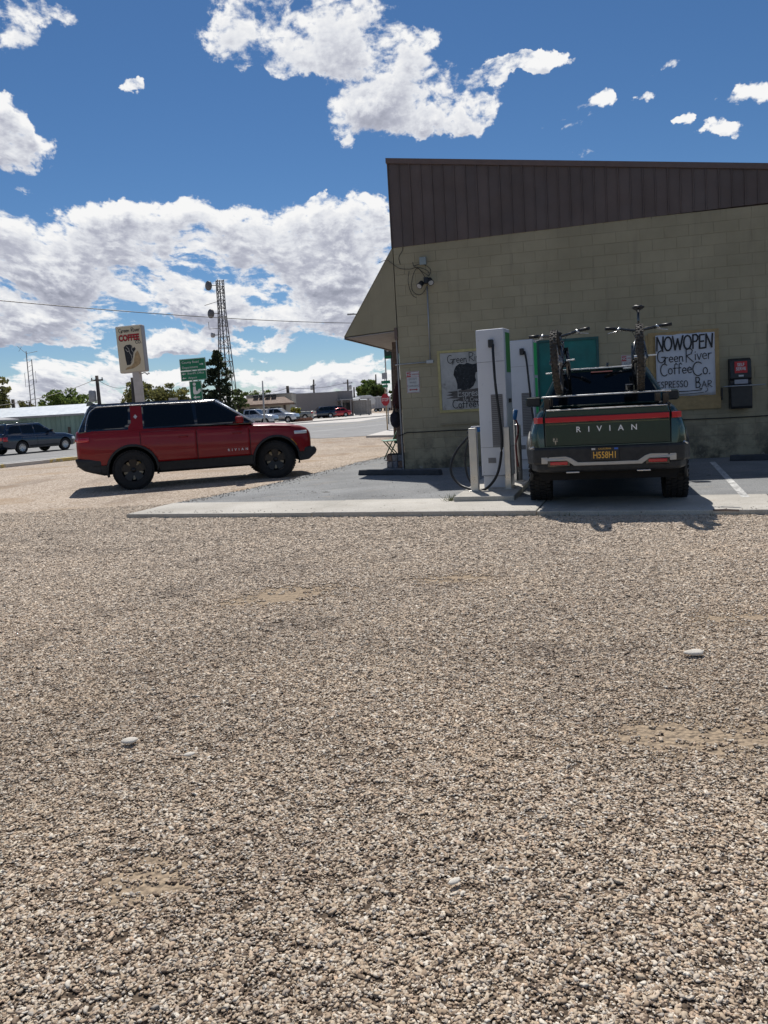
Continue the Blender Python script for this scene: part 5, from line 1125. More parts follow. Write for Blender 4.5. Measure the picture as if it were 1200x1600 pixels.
def cab(name, lab, pts, r=.017, **k):
    o = MB().tube(smooth(pts, 7), r, 10).build(name, M_wire); tag(o, lab, 'cable'); return o
a_ = lambda px, py, Y: D(px, py, Y)
cab('charging_cable', 'thick black cable from the nearer charger looping over the island to its blue handle', [a_(770, 537, 11.72), a_(770.5, 552, 11.55), a_(774, 600, 11.45), a_(781, 655, 11.4), a_(784, 695, 11.38), a_(779, 735, 11.36), a_(767, 757, 11.4), a_(752, 766.5, 11.48), a_(735, 764, 11.6), a_(718, 757, 11.75), a_(706, 742, 11.85), a_(705, 725, 11.9), a_(713, 705, 11.95), a_(727, 688, 11.95), a_(738, 677, 11.9)], .020)
cab('charging_cable', 'second black cable loop hanging behind the left square bollard', [a_(740, 676, 12.1), a_(732, 690, 12.15), a_(727, 712, 12.15), a_(729, 738, 12.1), a_(737, 755, 12.0), a_(750, 763, 11.95)], .017)
cab('charging_cable', 'black cable running from the farther charger down to the pickup', [p2+Vector((.26, -.12, 2.20)), p2+Vector((.27, -.24, 2.0)), p2+Vector((.29, -.32, 1.5)), p2+Vector((.33, -.38, .9)), p2+Vector((.42, -.45, .52)), p2+Vector((.50, -.52, .50)), tl(3.35, 1.03, .80), tl(3.35, 1.0, .92)], .019)
hn = thing('charging_connector', 'blue handled charging connector holstered on the left side of the nearer charger', 'connector', a_(743, 672, 11.9))
MB().box((.0, 0, .01), (.15, .10, .075), ry=.1).build('handle', M_blue, hn, bevel=.02); MB().tube([(-.06, 0, -.01), (-.12, 0, -.05)], .035, 10).build('plug', M_blackp, hn); MB().box((.0, 0, .055), (.13, .09, .012)).build('handle_top', M_cw, hn, bevel=.004)
hn = thing('charging_connector', 'connector with red and blue cable hanging at the right side of the nearer charger', 'connector', a_(805, 650, 12.05))
MB().box((0, 0, .02), (.06, .07, .16), ry=.2).build('handle', M_blue, hn, bevel=.015); MB().tube(smooth([(0, 0, -.05), (.035, 0, -.16), (.03, 0, -.3), (-.01, 0, -.45), (.01, 0, -.8)]), .016, 8).build('cable_tail', mat('dark red cable', (.10, .015, .015), .5), hn)
MB().box((-.09, 0, .11), (.12, .05, .03)).build('holster', M_alu, hn, bevel=.008)
def bollard(lab, p, h_, rnd, w_=.115):
    t = thing('bollard', lab, 'bollard', (p.x, p.y, .14), -IA, 'steel bollards round the chargers')
    if rnd: MB().lathe([(0, 0), (w_/2, 0), (w_/2, h_-.03), (w_*.42, h_-.008), (0, h_)], (0, 0, 0), 'Z', 20).build('post', M_steel, t)
    else:
        MB().box((0, 0, h_/2), (w_, w_, h_)).build('post', M_steel, t, bevel=.006); MB().box((0, 0, h_+.006), (w_*.96, w_*.96, .012)).build('cap', M_steel, t, bevel=.003)
    MB().box((0, 0, .006), (w_*1.5, w_*1.5, .012)).build('base_plate', M_steel, t, bevel=.003)
bollard('square steel bollard at the front left corner of the island', G(743, 767, .14), .93, False)
bollard('square steel bollard against the right side of the nearer charger', G(795.5, 764, .14), .92, False, .09)
bollard('round topped steel bollard between the chargers and the pickup', G(811.5, 751, .14), .93, True)
bollard('slim tall steel post behind the right bollard of the nearer charger', G(805, 752, .14), 1.15, False, .07)
# weed at the island corner, stick on the strip
gm = mat('dry weed', (.13, .14, .05), .8, var=.3)
wd_ = MB(); rw = random.Random(2); g0 = G(706, 783, .066)
for i in range(60):
    b_ = Vector((g0.x+rw.gauss(0, .05), g0.y+rw.gauss(0, .04), .06)); d_ = Vector((rw.gauss(0, .05), rw.gauss(0, .05), rw.uniform(.04, .14))); wd_.add([b_-Vector((.004, 0, 0)), b_+Vector((.004, 0, 0)), b_+d_], [(0, 1, 2)])
for i in range(260):
    t_ = rw.uniform(1.5, 11.5); q_ = A0+dA*t_; q_ += Vector((rw.gauss(0, .03), -.03-abs(rw.gauss(0, .03)))); k_ = .5 if 5 < t_ < 7 or t_ > 9 else .2
    if rw.random() > k_: continue
    b_ = Vector((q_.x, q_.y, 0)); d_ = Vector((rw.gauss(0, .03), rw.gauss(0, .03), rw.uniform(.03, .09))); wd_.add([b_-Vector((.004, 0, 0)), b_+Vector((.004, 0, 0)), b_+d_], [(0, 1, 2)])
o = wd_.build('weeds', gm, fixn=False); tag(o, 'sparse dry weeds along the concrete strip and island corner', 'weeds'); o['kind'] = 'stuff'
k0_, k1_ = G(1114, 797, .072), G(1155, 797.5, .072); o = MB().tube([k0_, (k0_+k1_)/2+Vector((0, .01, .004)), k1_], .012, 6).build('stick', M_wood); tag(o, 'thin dark stick lying on the concrete strip right of the pickup shadow', 'stick')
# rubble bits on the apron edge
rb2 = MB()
for i in range(260):
    px, py = rw.uniform(230, 720), rw.uniform(738, 792)
    q_ = G(px, py, .062)
    if q_.x < -3.5+(q_.y-12.8)*.42+.1: continue
    s_ = rw.uniform(.004, .010); rb2.box((q_.x, q_.y, .062+s_*.3), (s_*1.5, s_, s_*.7), rz=rw.uniform(0, 3), ry=.3)
for i in range(900):
    k = rw.random(); j = int(k*(len(LP)-1)); t_ = k*(len(LP)-1)-j; q_ = Vector((LP[j][0]*(1-t_)+LP[j+1][0]*t_+abs(rw.gauss(0, .25))-.05, LP[j][1]*(1-t_)+LP[j+1][1]*t_)); s_ = rw.uniform(.006, .015)
    rb2.box((q_.x, q_.y, .062+s_*.3), (s_*1.4, s_, s_*.7), rz=rw.uniform(0, 3), ry=.3)
for i in range(260):
    t_ = rw.uniform(0, 12); q_ = A0+dA*t_+Vector((0, abs(rw.gauss(0, .22)))); s_ = rw.uniform(.004, .011)
    rb2.box((q_.x, q_.y, .068+s_*.3), (s_*1.4, s_, s_*.7), rz=rw.uniform(0, 3), ry=.3)
o = rb2.build('loose_stones', mat('loose chips', (.42, .38, .32), .9, var=.1, rnd=.35)); tag(o, 'small loose stones scattered over the asphalt apron', 'stones'); o['kind'] = 'stuff'
# ------------------------------------------------------------------ background
def leafmat(name, c):
    m = bpy.data.materials.new(name); m.use_nodes = True; nt = m.node_tree; clear(nt); h = NT(nt)
    gi = h.n('ShaderNodeNewGeometry').outputs['Random Per Island']
    cc = h.mix(1.0, (*c, 1), h.ramp(gi, [(0, (.55, .6, .6)), (.6, (1.05, 1.0, .9)), (1, (1.6, 1.45, 1.0))]), 'MULTIPLY')
    d = h.n('ShaderNodeBsdfDiffuse'); t = h.n('ShaderNodeBsdfTranslucent'); h.set(d.inputs[0], cc); h.set(t.inputs[0], cc); mx = h.n('ShaderNodeMixShader'); mx.inputs[0].default_value = .45
    h.set(mx.inputs[1], d.outputs[0]); h.set(mx.inputs[2], t.outputs[0]); o = h.n('ShaderNodeOutputMaterial'); h.set(o.inputs[0], mx.outputs[0]); return m
L_green = leafmat('green leaves', (.14, .20, .07)); L_olive = leafmat('olive leaves', (.17, .175, .08)); L_dark = leafmat('dark leaves', (.09, .13, .055)); L_con = leafmat('conifer needles', (.055, .07, .048))
M_bark = mat('bark', (.10, .075, .055), .9, var=.3, vs=4)
def tree(lab, x0, x1, y0, y1, Y, leaf, name='tree', n=2600, ls=.16, clumps=46, kind='round', seed=1, trunk=True, group='trees beyond the highway', fill=1.0, dpth=1.0, cat='tree'):
    rg = np.random.default_rng(seed); c = D((x0+x1)/2, (y0+y1)/2, Y); sc = Y/FPX; rx, rz = (x1-x0)/2*sc, (y1-y0)/2*sc
    base = Vector((c.x, Y, 0)); t = thing(name, lab, cat, base, 0, group); H_ = c.z+rz
    cl = []
    for i in range(clumps):
        v = rg.normal(size=3); v /= np.linalg.norm(v); r_ = rg.uniform(.3, 1.12)**.6
        if kind == 'cone':
            hh = rg.uniform(-1, 1)**1; w_ = ((1-hh)/2)**.7*.9+.08; a = rg.uniform(0, 6.283); cl.append((math.cos(a)*rx*w_*rg.uniform(.25, 1.05), math.sin(a)*rx*w_*.8, hh*rz*.96, .11*rx*(w_+.5)))
        else: cl.append((v[0]*rx*r_*.86, v[1]*rx*r_*.7*dpth, v[2]*rz*r_*.86, rg.uniform(.13, .34)*min(rx, rz)*(1.1 if kind == 'round' else 1)))
    per = n//clumps; P_ = []
    for q in cl:
        d = rg.normal(size=(per, 3)); d /= np.linalg.norm(d, axis=1)[:, None]; d *= (rg.uniform(.15, 1, (per, 1))**.5)*q[3]*np.array([1.25, 1.1, .75 if kind != 'cone' else .45]); P_.append(d+np.array(q[:3]))
    P_ = np.concatenate(P_); k = len(P_); a = rg.normal(size=(k, 3)); a /= np.linalg.norm(a, axis=1)[:, None]; b = np.cross(a, rg.normal(size=(k, 3))); b /= np.linalg.norm(b, axis=1)[:, None]
    s_ = (ls*rg.uniform(.5, 1.3, (k, 1))); off = np.array([0, 0, c.z]); P_ = P_+off
    V = np.stack([P_-a*s_, P_+b*s_*.6, P_+a*s_, P_-b*s_*.6], 1).reshape(-1, 3)
    me = bpy.data.meshes.new('crown'); me.vertices.add(4*k); me.vertices.foreach_set('co', V.ravel()); me.loops.add(4*k); me.loops.foreach_set('vertex_index', np.arange(4*k)); me.polygons.add(k); me.polygons.foreach_set('loop_start', np.arange(0, 4*k, 4)); me.polygons.foreach_set('loop_total', np.full(k, 4)); me.update(); me.materials.append(leaf)
    o = bpy.data.objects.new('crown', me); COL.objects.link(o); o.parent = t
    if trunk:
        mb = MB(); tr = max(.08, rx*.06); top = c.z+(rz*.92 if kind == 'cone' else -rz*.2)
        mb.tube([(0, 0, 0), (.1*rx*.3, 0, top*.5), (0, 0, top)], [tr, tr*.75, tr*.3], 7)
        for q in cl[:22]: mb.tube([(0, 0, max(.2, min(top, c.z+q[2]*.6-rz*.3))), (q[0]*.5, q[1]*.5, c.z+q[2]*.8-rz*.08), (q[0], q[1], c.z+q[2])], [tr*.4, tr*.25, tr*.08], 4, caps=False)
        mb.build('trunk', M_bark, t)
    return t
tree('sparse grey green tree at the far left edge behind the metal shed', -40, 17, 583, 660, 70, L_olive, n=3000, ls=.17, seed=2, clumps=40, fill=.8)
tree('broad bushy green tree behind the long white roofed shed', 58, 150, 604, 662, 82, L_green, n=5200, ls=.17, clumps=70, seed=3, group='trees beyond the highway')
tree('low thin tree beside the twin antenna masts', 22, 60, 626, 662, 92, L_olive, n=900, ls=.17, seed=4, clumps=24)
tree('small green tree between the shed roof and the leaning utility pole', 128, 165, 628, 664, 90, L_green, n=900, ls=.17, seed=5, clumps=20)
tree('olive green tree directly behind the coffee pole sign', 188, 248, 592, 660, 75, L_olive, n=3600, ls=.17, seed=6, clumps=50)
tree('wide olive tree between the pole sign and the green road signs', 232, 306, 599, 660, 78, L_olive, n=4200, ls=.17, seed=7, clumps=56)
tree('tall ragged dark conifer in front of the lattice tower', 300, 384, 547, 662, 72, L_con, n=5600, ls=.15, seed=8, kind='cone', clumps=210)
tree('dark broad tree at the foot of the lattice tower', 356, 388, 603, 655, 84, L_dark, n=1300, ls=.17, seed=9, clumps=34)
tree('pale green tree behind the brown roofed motel', 388, 430, 604, 642, 125, L_green, n=1700, ls=.17, seed=10, clumps=30)
tree('rounded bright green tree behind the white trailers', 556, 594, 590, 642, 205, L_green, n=2600, ls=.5, seed=11, clumps=40)
tree('dense dark green tree right behind the stop sign', 572, 606, 600, 642, 195, L_dark, n=2600, ls=.5, seed=12, clumps=40)
tree('small tree showing between the stop sign and the shop corner', 604, 622, 604, 640, 240, L_dark, n=700, ls=.5, seed=13, clumps=14)
tree('yellow green shrub at the corner of the brown roofed motel', 452, 470, 636, 652, 100, leafmat('yellow green leaves', (.20, .20, .05)), name='shrub', n=900, ls=.13, seed=14, clumps=18, trunk=True, group=None, cat='shrub')
# far hedge line behind the shed
hg = MB(); rg_ = random.Random(5)
for i in range(5200):
    x = rg_.uniform(-62, -22); y = 88+rg_.uniform(-1, 1)-(x+40)*.1; z = rg_.uniform(.1, 2.9+.35*math.sin(x*1.3)); s_ = rg_.uniform(.12, .3); a = Vector((rg_.gauss(0, 1), rg_.gauss(0, 1), rg_.gauss(0, 1))).normalized()*s_; b = Vector((rg_.gauss(0, 1), rg_.gauss(0, 1), rg_.gauss(0, 1))).normalized()*s_; c = Vector((x, y, z)); hg.add([c-a, c+b, c+a, c-b], [(0, 1, 2, 3)])
o = hg.build('hedge', L_dark, fixn=False); tag(o, 'long dark green hedge behind the white roofed shed', 'hedge'); o['kind'] = 'stuff'
# pole sign
pb_ = a_(217, 640, 30); ps = thing('pole_sign', 'tall cream coffee shop sign on a white pole leaning slightly behind the red suv', 'sign', (pb_.x+.14, 30, 0), rot=(0, rad(-1.8), rad(-6)))
M_cream = mat('cream sign face', (.62, .56, .42), .5, var=.05, vs=2); M_sgr = mat('grey sign edge', (.34, .34, .36), .5, var=.1); M_pole = mat('white painted pole', (.48, .46, .45), .6, var=.15, vs=3)
MB().box((0, 0, 1.65), (.27, .27, 3.35)).build('pole', M_pole, ps, bevel=.01)
MB().box((-.08, 0, 4.20), (1.06, .34, 1.80)).build('sign_box', M_sgr, ps, bevel=.05, seg=3)
fc = MB().box((-.08, -.175, 4.20), (1.0, .012, 1.74)).build('sign_face', M_cream, ps, bevel=.02)
mb = MB(); hand(mb, 'Green River', (-.47, -.184, 4.84), (1, 0, 0), (0, 0, 1), (0, -1, 0), .155, .022, sx=1.0, lift=.002); mb.build('hand_lettering', M_ink, fc, fixn=False)
M_sred = mat('red sign letters', (.42, .015, .02), .5, var=0)
text('COFFEE', .315, M_sred, fc, frame(Vector((-.08, -.186, 4.63)), (1, 0, 0), (0, 0, 1)), 'lettering', .001, sx=.76, bold=.010); text('COFFEE', .315, M_ink, fc, frame(Vector((-.088, -.183, 4.618)), (1, 0, 0), (0, 0, 1)), 'letter_shadow', .0005, sx=.76, bold=.018)
text('CO.', .17, M_ink, fc, frame(Vector((.27, -.186, 4.43)), (1, 0, 0), (0, 0, 1)), 'lettering', .001, sx=.85, bold=.004)
def flat(pts, y, name, m, par): o = MB().add([(a, y, b) for a, b in pts], [tuple(range(len(pts)))]).build(name, m, par, fixn=False); return o
flat([(-.34, 4.28), (-.24, 4.36), (-.08, 4.37), (.0, 4.32), (.02, 4.22), (.10, 4.26), (.14, 4.18), (.06, 4.08), (.02, 3.95), (-.06, 3.72), (-.14, 3.60), (-.28, 3.59), (-.31, 3.8), (-.32, 4.05)], -.186, 'figure', M_fig, fc)
flat([(.10, 4.02), (.20, 4.12), (.26, 3.98), (.30, 3.78), (.26, 3.62), (.12, 3.52), (-.05, 3.45), (-.36, 3.42), (-.3, 3.50), (-.1, 3.56), (.0, 3.66), (.04, 3.84)], -.1865, 'rock_shape', mat('tan sign paint', (.42, .30, .16), .6, var=.4, vs=9), fc)
mb = MB()
for p_ in ([(-.22, 4.30), (-.14, 4.2), (-.12, 4.05), (-.06, 3.95), (-.05, 3.8), (-.1, 3.7)], [(0, 4.28), (-.03, 4.15), (.04, 4.05), (.0, 3.92)], [(-.26, 4.2), (-.2, 4.1), (-.14, 4.12)]): mb.ribbon([Vector((a, -.19, b)) for a, b in p_], .018, (0, -1, 0))
mb.build('figure_highlight', M_chalk, fc, fixn=False)
MB().tube(smooth([(.16, 0, 3.22), (.32, 0, 3.26), (.42, -.02, 3.18), (.46, 0, 3.24), (.5, 0, 3.2)]), .02, 6).build('lamp_bracket', M_galv, ps)
# green road signs
M_sg = mat('green road sign', (.0, .16, .075), .4, var=.05); M_swh = mat('white sign print', (.66, .68, .68), .4, var=0)
gs = thing('road_sign', 'green directional sign with county road department, sheriff and airport arrows on a steel post', 'road sign', (a_(311, 640, 32).x+.02, 32, 0), rot=(0, rad(-1.5), rad(-4)))
def gbox(x0, x1, z0, z1, nm='sign_panel'):
    pn = MB().box(((x0+x1)/2, -.05, (z0+z1)/2), (x1-x0, .02, z1-z0)).build(nm, M_sg, gs, bevel=.006)
    fr_ = MB()
    for c, d in ((((x0+x1)/2, z1-.02), (x1-x0-.03, .014)), (((x0+x1)/2, z0+.02), (x1-x0-.03, .014)), ((x0+.02, (z0+z1)/2), (.014, z1-z0-.03)), ((x1-.02, (z0+z1)/2), (.014, z1-z0-.03))): fr_.box((c[0], -.062, c[1]), (d[0], .003, d[1]))
    fr_.build('border', M_swh, pn); return pn
for x in (-.12, .12): MB().tube([(x, 0, 0), (x, 0, 3.72)], .03, 8).build('post', M_galv, gs)
A_ = gbox(-.58, .52, 3.37, 3.86); B_ = gbox(-.58, .52, 2.95, 3.36)
fy = lambda x, z: frame(Vector((x, -.063, z)), (1, 0, 0), (0, 0, 1))
text('County Road', .135, M_swh, A_, fy(-.13, 3.71), align='CENTER'); text('Department', .135, M_swh, A_, fy(-.16, 3.50))
text("Sheriff's Office", .12, M_swh, B_, fy(.06, 3.25)); text('Airport', .12, M_swh, B_, fy(-.09, 3.07))
def arrow(par, x, z, d, L_=.16, w_=.03):
    MB().add([(x-d*L_/2, -.064, z-w_/2), (x+d*L_*.1, -.064, z-w_/2), (x+d*L_*.1, -.064, z-w_*1.7), (x+d*L_/2, -.064, z), (x+d*L_*.1, -.064, z+w_*1.7), (x+d*L_*.1, -.064, z+w_/2), (x-d*L_/2, -.064, z+w_/2)], [tuple(range(7))]).build('arrow', M_swh, par, fixn=False)
arrow(A_, .34, 3.60, 1); arrow(B_, -.44, 3.25, -1); arrow(B_, -.44, 3.07, -1)
C_ = gbox(-.26, .26, 2.14, 2.93)
lib = MB(); lib.lathe([(0, 0), (.065, 0)], (-.05, -.0645, 2.80), 'Y', 16)
lib.add([(-.11, -.064, 2.70), (-.0, -.064, 2.70), (.0, -.064, 2.55), (.05, -.064, 2.49), (.10, -.064, 2.58), (.19, -.064, 2.60), (.20, -.064, 2.50), (.13, -.064, 2.42), (.02, -.064, 2.38), (-.10, -.064, 2.38), (-.13, -.064, 2.46)], [tuple(range(11))]); lib.build('reader_symbol', M_swh, C_, fixn=False); arrow(C_, .0, 2.26, -1, .30, .045)
gb = thing('back_of_sign', 'plain grey back of a small road sign left of the green signs', 'road sign', (a_(272, 640, 36).x, 36, 0)); MB().box((0, 0, 2.15), (.44, .02, .45)).build('sign_panel', M_sgr, gb, bevel=.01); MB().tube([(0, .03, 0), (0, .03, 2.3)], .03, 6).build('post', M_galv, gb)
# lattice tower
tw0 = a_(359, 655, 110); tw = thing('lattice_tower', 'tall steel lattice radio tower with round dish antennas on its left side', 'tower', (tw0.x, 110, 0), rad(25))
M_tw = mat('tower steel', (.13, .13, .14), .6, .3, var=.15); HT = 20.3
def twp(k, z): w_ = 1.42+(.52-1.42)*min(1, z/HT*1.25) if z < HT*.8 else .52; a = rad(45+90*k); return Vector((math.cos(a)*w_*1.2, math.sin(a)*w_*1.2, z))
for k in range(4): MB().tube([twp(k, z) for z in (0, 4, 8, 12, 16.2, HT)], .07, 5, caps=False).build('leg', M_tw, tw)
lv = [0, 2.4, 4.7, 6.9, 8.9, 10.8, 12.4, 13.9, 15.2, 16.4, 17.5, 18.5, 19.4, 20.2]; br_ = MB()
for i in range(len(lv)):
    for k in range(4):
        br_.tube([twp(k, lv[i]), twp((k+1) % 4, lv[i])], .045, 4, caps=False)
        if i+1 < len(lv): br_.tube([twp(k, lv[i]), twp((k+1) % 4, lv[i+1])], .032, 4, caps=False); br_.tube([twp((k+1) % 4, lv[i]), twp(k, lv[i+1])], .032, 4, caps=False) if i % 2 else None
br_.build('bracing', M_tw, tw); MB().tube([(0, .2, 0), (0, .2, HT)], .10, 5).build('cable_ladder', M_tw, tw)
for k in range(4): MB().box((twp(k, 0).x, twp(k, 0).y, .15), (.8, .8, .3)).build('footing', M_conc, tw)
Rt = Matrix.Rotation(rad(-25), 3, 'Z')
for z, r_, dx, m_ in ((19.6, .66, -1.55, M_tw), (15.7, .64, -1.5, M_tw), (12.7, .36, -1.45, M_sgr)):
    c_ = Rt @ Vector((dx, 0, z)); rr2 = Rt @ Matrix.Rotation(rad(8), 3, 'Z')
    d_ = MB().lathe([(0, .22), (r_*.55, .19), (r_*.98, .05), (r_, -.22), (r_*.97, -.24), (0, -.26)], c_, 'Y', 22, rot=rr2 @ Matrix.Rotation(rad(-52), 3, 'Z')).build('dish', m_, tw)
    MB().tube([c_, Rt @ Vector((-.4, 0, z))], .06, 5).build('dish_arm', M_tw, d_)
MB().tube([Rt @ Vector((-2.4, 0, 16.9)), Rt @ Vector((-.4, 0, 17.4))], .04, 4).build('whip_antenna', M_tw, tw); MB().tube([Rt @ Vector((-2.0, 0, 14.6)), Rt @ Vector((-2.0, 0, 13.6)), Rt @ Vector((-.5, 0, 13.6))], .04, 4).build('whip_antenna', M_tw, tw)
# twin antenna mast
am0 = a_(54, 640, 100); am = thing('antenna_mast', 'slender twin antenna masts standing behind the shed at the far left', 'antenna', (am0.x-.05, 100, 0))
for dx, h_ in ((-.35, 11.0), (.25, 9.9)): MB().tube([(dx, 0, 0), (dx, 0, h_)], .06, 5).build('mast', M_tw, am)
mb = MB()
for i in range(16): mb.tube([(-.35, 0, .6*i+.5), (.25, 0, .6*i+.8)], .018, 4, caps=False)
mb.tube([(-1.4, 0, 11.7), (-.35, 0, 10.7), (1.1, 0, 10.9)], .03, 4).tube([(-1.3, 0, 11.0), (-.9, 0, 11.6)], .02, 4).tube([(-.8, 0, 8.2), (-.8, 0, 6.4), (-.35, 0, 6.6)], .03, 4).tube([(.6, 0, 8.4), (.6, 0, 6.9), (.25, 0, 7.2)], .03, 4); mb.build('antenna_arms', M_tw, am)
# utility poles
M_ptim = mat('dark pole timber', (.07, .055, .045), .85, var=.3)
def upole(lab, xt, yt, xb, Y, r_=.14, arms=(), trans=0, m_=None, name='utility_pole', cat='utility pole', grp='utility poles along the far streets', yb=640):
    tp = a_(xt, yt, Y); bt_ = a_(xb, yb, Y); t = thing(name, lab, cat, (bt_.x+(bt_.x-tp.x)*.0, Y, 0), 0, grp); d_ = Vector((tp.x-bt_.x, 0, tp.z))
    MB().tube([(0, 0, 0), d_], [r_*1.15, r_*.8], 8).build('pole', m_ or M_ptim, t)
    for (dz, hw_) in arms: MB().box((d_.x, 0, tp.z-dz), (hw_*2, .12, .12)).build('crossarm', M_ptim, t); [MB().lathe([(0, 0), (.05, 0), (.05, .14), (0, .16)], (d_.x+sx_*hw_*.9, 0, tp.z-dz+.06), 'Z', 6).build('insulator', M_sgr, t) for sx_ in (-1, 1)]
    if trans: MB().lathe([(0, 0), (.28, 0), (.28, .8), (.2, .9), (0, .92)], (d_.x+trans*.45, 0, tp.z-2.0), 'Z', 12).build('transformer', M_sgr, t)
    return t
upole('leaning dark utility pole with a grey transformer, right of the long shed', 151, 587, 157, 60, .16, ((.35, .45),), -1)
upole('short bare dark pole stub at the far left over the hedge', 20, 624, 22, 75, .2)
upole('thin dark pole stub beside the bushy tree at left', 46, 627, 47, 85, .12)
upole('dark timber pole half hidden behind the coffee sign pole', 207, 590, 211, 62, .2)
upole('plain dark pole behind the gap between motel and grey building', 449, 603, 453, 118, .28, ())
upole('utility pole rising over the left half of the grey building roof', 490, 593, 491, 150, .18, ((1.1, .35),), -1)
upole('utility pole with crossarm and transformer over the right end of the grey building', 543, 593, 545, 150, .18, ((.7, .9),), 1)
upole('thin grey pole between the grey building and the trees', 553, 605, 554, 170, .2)
upole('tall crossarm pole inside the dark trees beyond the trailers', 587, 585, 589, 205, .22, ((2.4, 1.2),))
upole('slim white flagpole in front of the brown roofed motel', 410, 595, 413, 78, .09, (), 0, M_pole, 'flagpole', 'flagpole', None, 655)
bp_ = upole('dark street pole carrying a green hanging banner by the awning', 612.5, 520, 618, 30, .115, (), 0, M_ptim, 'street_pole', 'street pole', None, 640)
bnr = thing('street_banner', 'dark green street banner hanging from the pole below the awning', 'banner', a_(605.5, 548, 29.9)); MB().box((0, 0, 0), (.27, .02, .62)).build('cloth', mat('dark banner print', (.02, .05, .05), .7, var=.3, vs=14), bnr); MB().box((0, -.012, -.24), (.25, .004, .09)).build('green_print', M_sg, bnr); MB().box((.0, -.012, .08), (.07, .004, .24)).build('pale_print', M_sgr, bnr); MB().tube([(-.15, 0, .32), (.30, 0, .32)], .012, 5).build('banner_arm', M_galv, bnr)
sl2 = thing('street_lamp', 'street lamp head just left of the awning tip with its arm behind it', 'street lamp', (a_(556, 640, 60).x+2.5, 60, 0)); lx = a_(548, 491, 60)
MB().box((lx.x-sl2.location.x, 0, lx.z), (.55, .22, .12)).build('lamp_head', M_sgr, sl2, bevel=.03); MB().tube([(lx.x-sl2.location.x, 0, lx.z), (0, 0, lx.z-.1), (0, 0, 0)], .06, 6).build('pole', M_galv, sl2)
def wire(lab, a, b, sag, r_=.02, n=20):
    pts = [a.lerp(b, i/n)-Vector((0, 0, sag*4*(i/n)*(1-i/n))) for i in range(n+1)]; o = MB().tube(pts, r_, 4, caps=False).build('overhead_wire', M_wire); tag(o, lab, 'wire')
wire('long overhead cable crossing the clouds from the left edge to the awning', a_(-120, 458, 20), a_(620, 505, 40), .22, .013)
wire('overhead wire from the leaning transformer pole off to the left', a_(151, 592, 60), a_(-80, 640, 45), .5, .02); wire('overhead wire from the leaning transformer pole towards the coffee sign', a_(151, 592, 60), a_(209, 600, 62), .5, .016)
wire('wire between the poles above the grey building', a_(449, 606, 118), a_(543, 597, 150), .5, .03); wire('faint wire from the pole by the motel to the flagpole side', a_(449, 606, 118), a_(395, 612, 118), .4, .03)
# buildings beyond the highway
M_mint = mat('mint metal siding', (.20, .30, .26), .5, var=.08, vs=2, rnd=.12); M_wroof = mat('white metal roof', (.66, .70, .72), .4, var=.06, vs=1); M_groof = mat('grey carport roof', (.30, .30, .31), .6, var=.1)
sh0 = Vector((-27.2, 57.8, 0)); sd0 = a_(130, 690, 60)
shed = thing('metal_shed', 'long mint green corrugated shed with a low white metal roof across the highway at left', 'building', (-31, 62, 0), rad(-4))
for i in range(58):
    x = -15+i*.40
    if x > 7.2: break
    MB().prism([(x, 0, 0), (x+.05, -.03, 0), (x+.30, -.03, 0), (x+.35, 0, 0), (x+.39, 0, 0), (x+.39, .05, 0), (x, .05, 0)], (0, 0, 0), (0, 0, 2.1)).build('siding_panel', M_mint, shed)
MB().box((-3.9, 3.5, 1.04), (22.2, 6.8, 2.08)).build('walls', M_mint, shed); rf = MB().prism([(-15.3, -.35, 2.1), (7.6, -.35, 2.1), (7.2, 3.2, 2.95), (-15.3, 3.2, 2.95)], (0, 0, 0), (0, 0, .07)).build('roof', M_wroof, shed)
MB().prism([(-15.3, 3.25, 2.95), (7.2, 3.25, 2.95), (7.2, 7.0, 2.1), (-15.3, 7.0, 2.1)], (0, 0, 0), (0, 0, .07)).build('roof', M_wroof, shed); MB().box((-3.9, -.37, 2.13), (22.9, .06, .16)).build('gutter', M_groof, shed)
for x in (-3.5, -2.9): MB().lathe([(0, 0), (.09, 0), (.09, .42 if x > -3 else .22), (0, .45 if x > -3 else .24)], (x+.3, 1.6, 2.55), 'Z', 8).build('roof_vent', M_wroof, rf)
cp_ = thing('carport', 'grey pitched carport roof at the far left behind the blue wagon', 'carport', (-29.5, 53, 0), rad(-8))
MB().prism([(-7, 0, 2.62), (-2.2, 0, 2.60), (2.4, 0, 1.98), (2.4, 0, 1.88), (-7, 0, 2.34)], (0, 0, 0), (0, 4, 0)).build('roof', M_groof, cp_)
for x in (-6, -2.5, 2.0): MB().box((x, .2, .95), (.12, .12, 1.9)).build('post', M_groof, cp_)
rt = thing('retaining_wall', 'low brown stone edging in front of the mint shed', 'wall', (-23.9, 60, 0), rad(-4))
for i in range(7): MB().box((i*.42-1.2, 0, .16), (.40, .3, .30+.04*(i % 3)), rz=.06*(i % 2)).build('stone', mat('brown edging stone', (.20, .12, .08), .9, var=.3), rt, bevel=.03)
mp = thing('mailbox_post', 'dark short post standing before the mint shed wall', 'post', (a_(110, 690, 58).x, 58, 0)); MB().box((0, 0, .6), (.16, .16, 1.2)).build('shaft', M_ptim, mp)
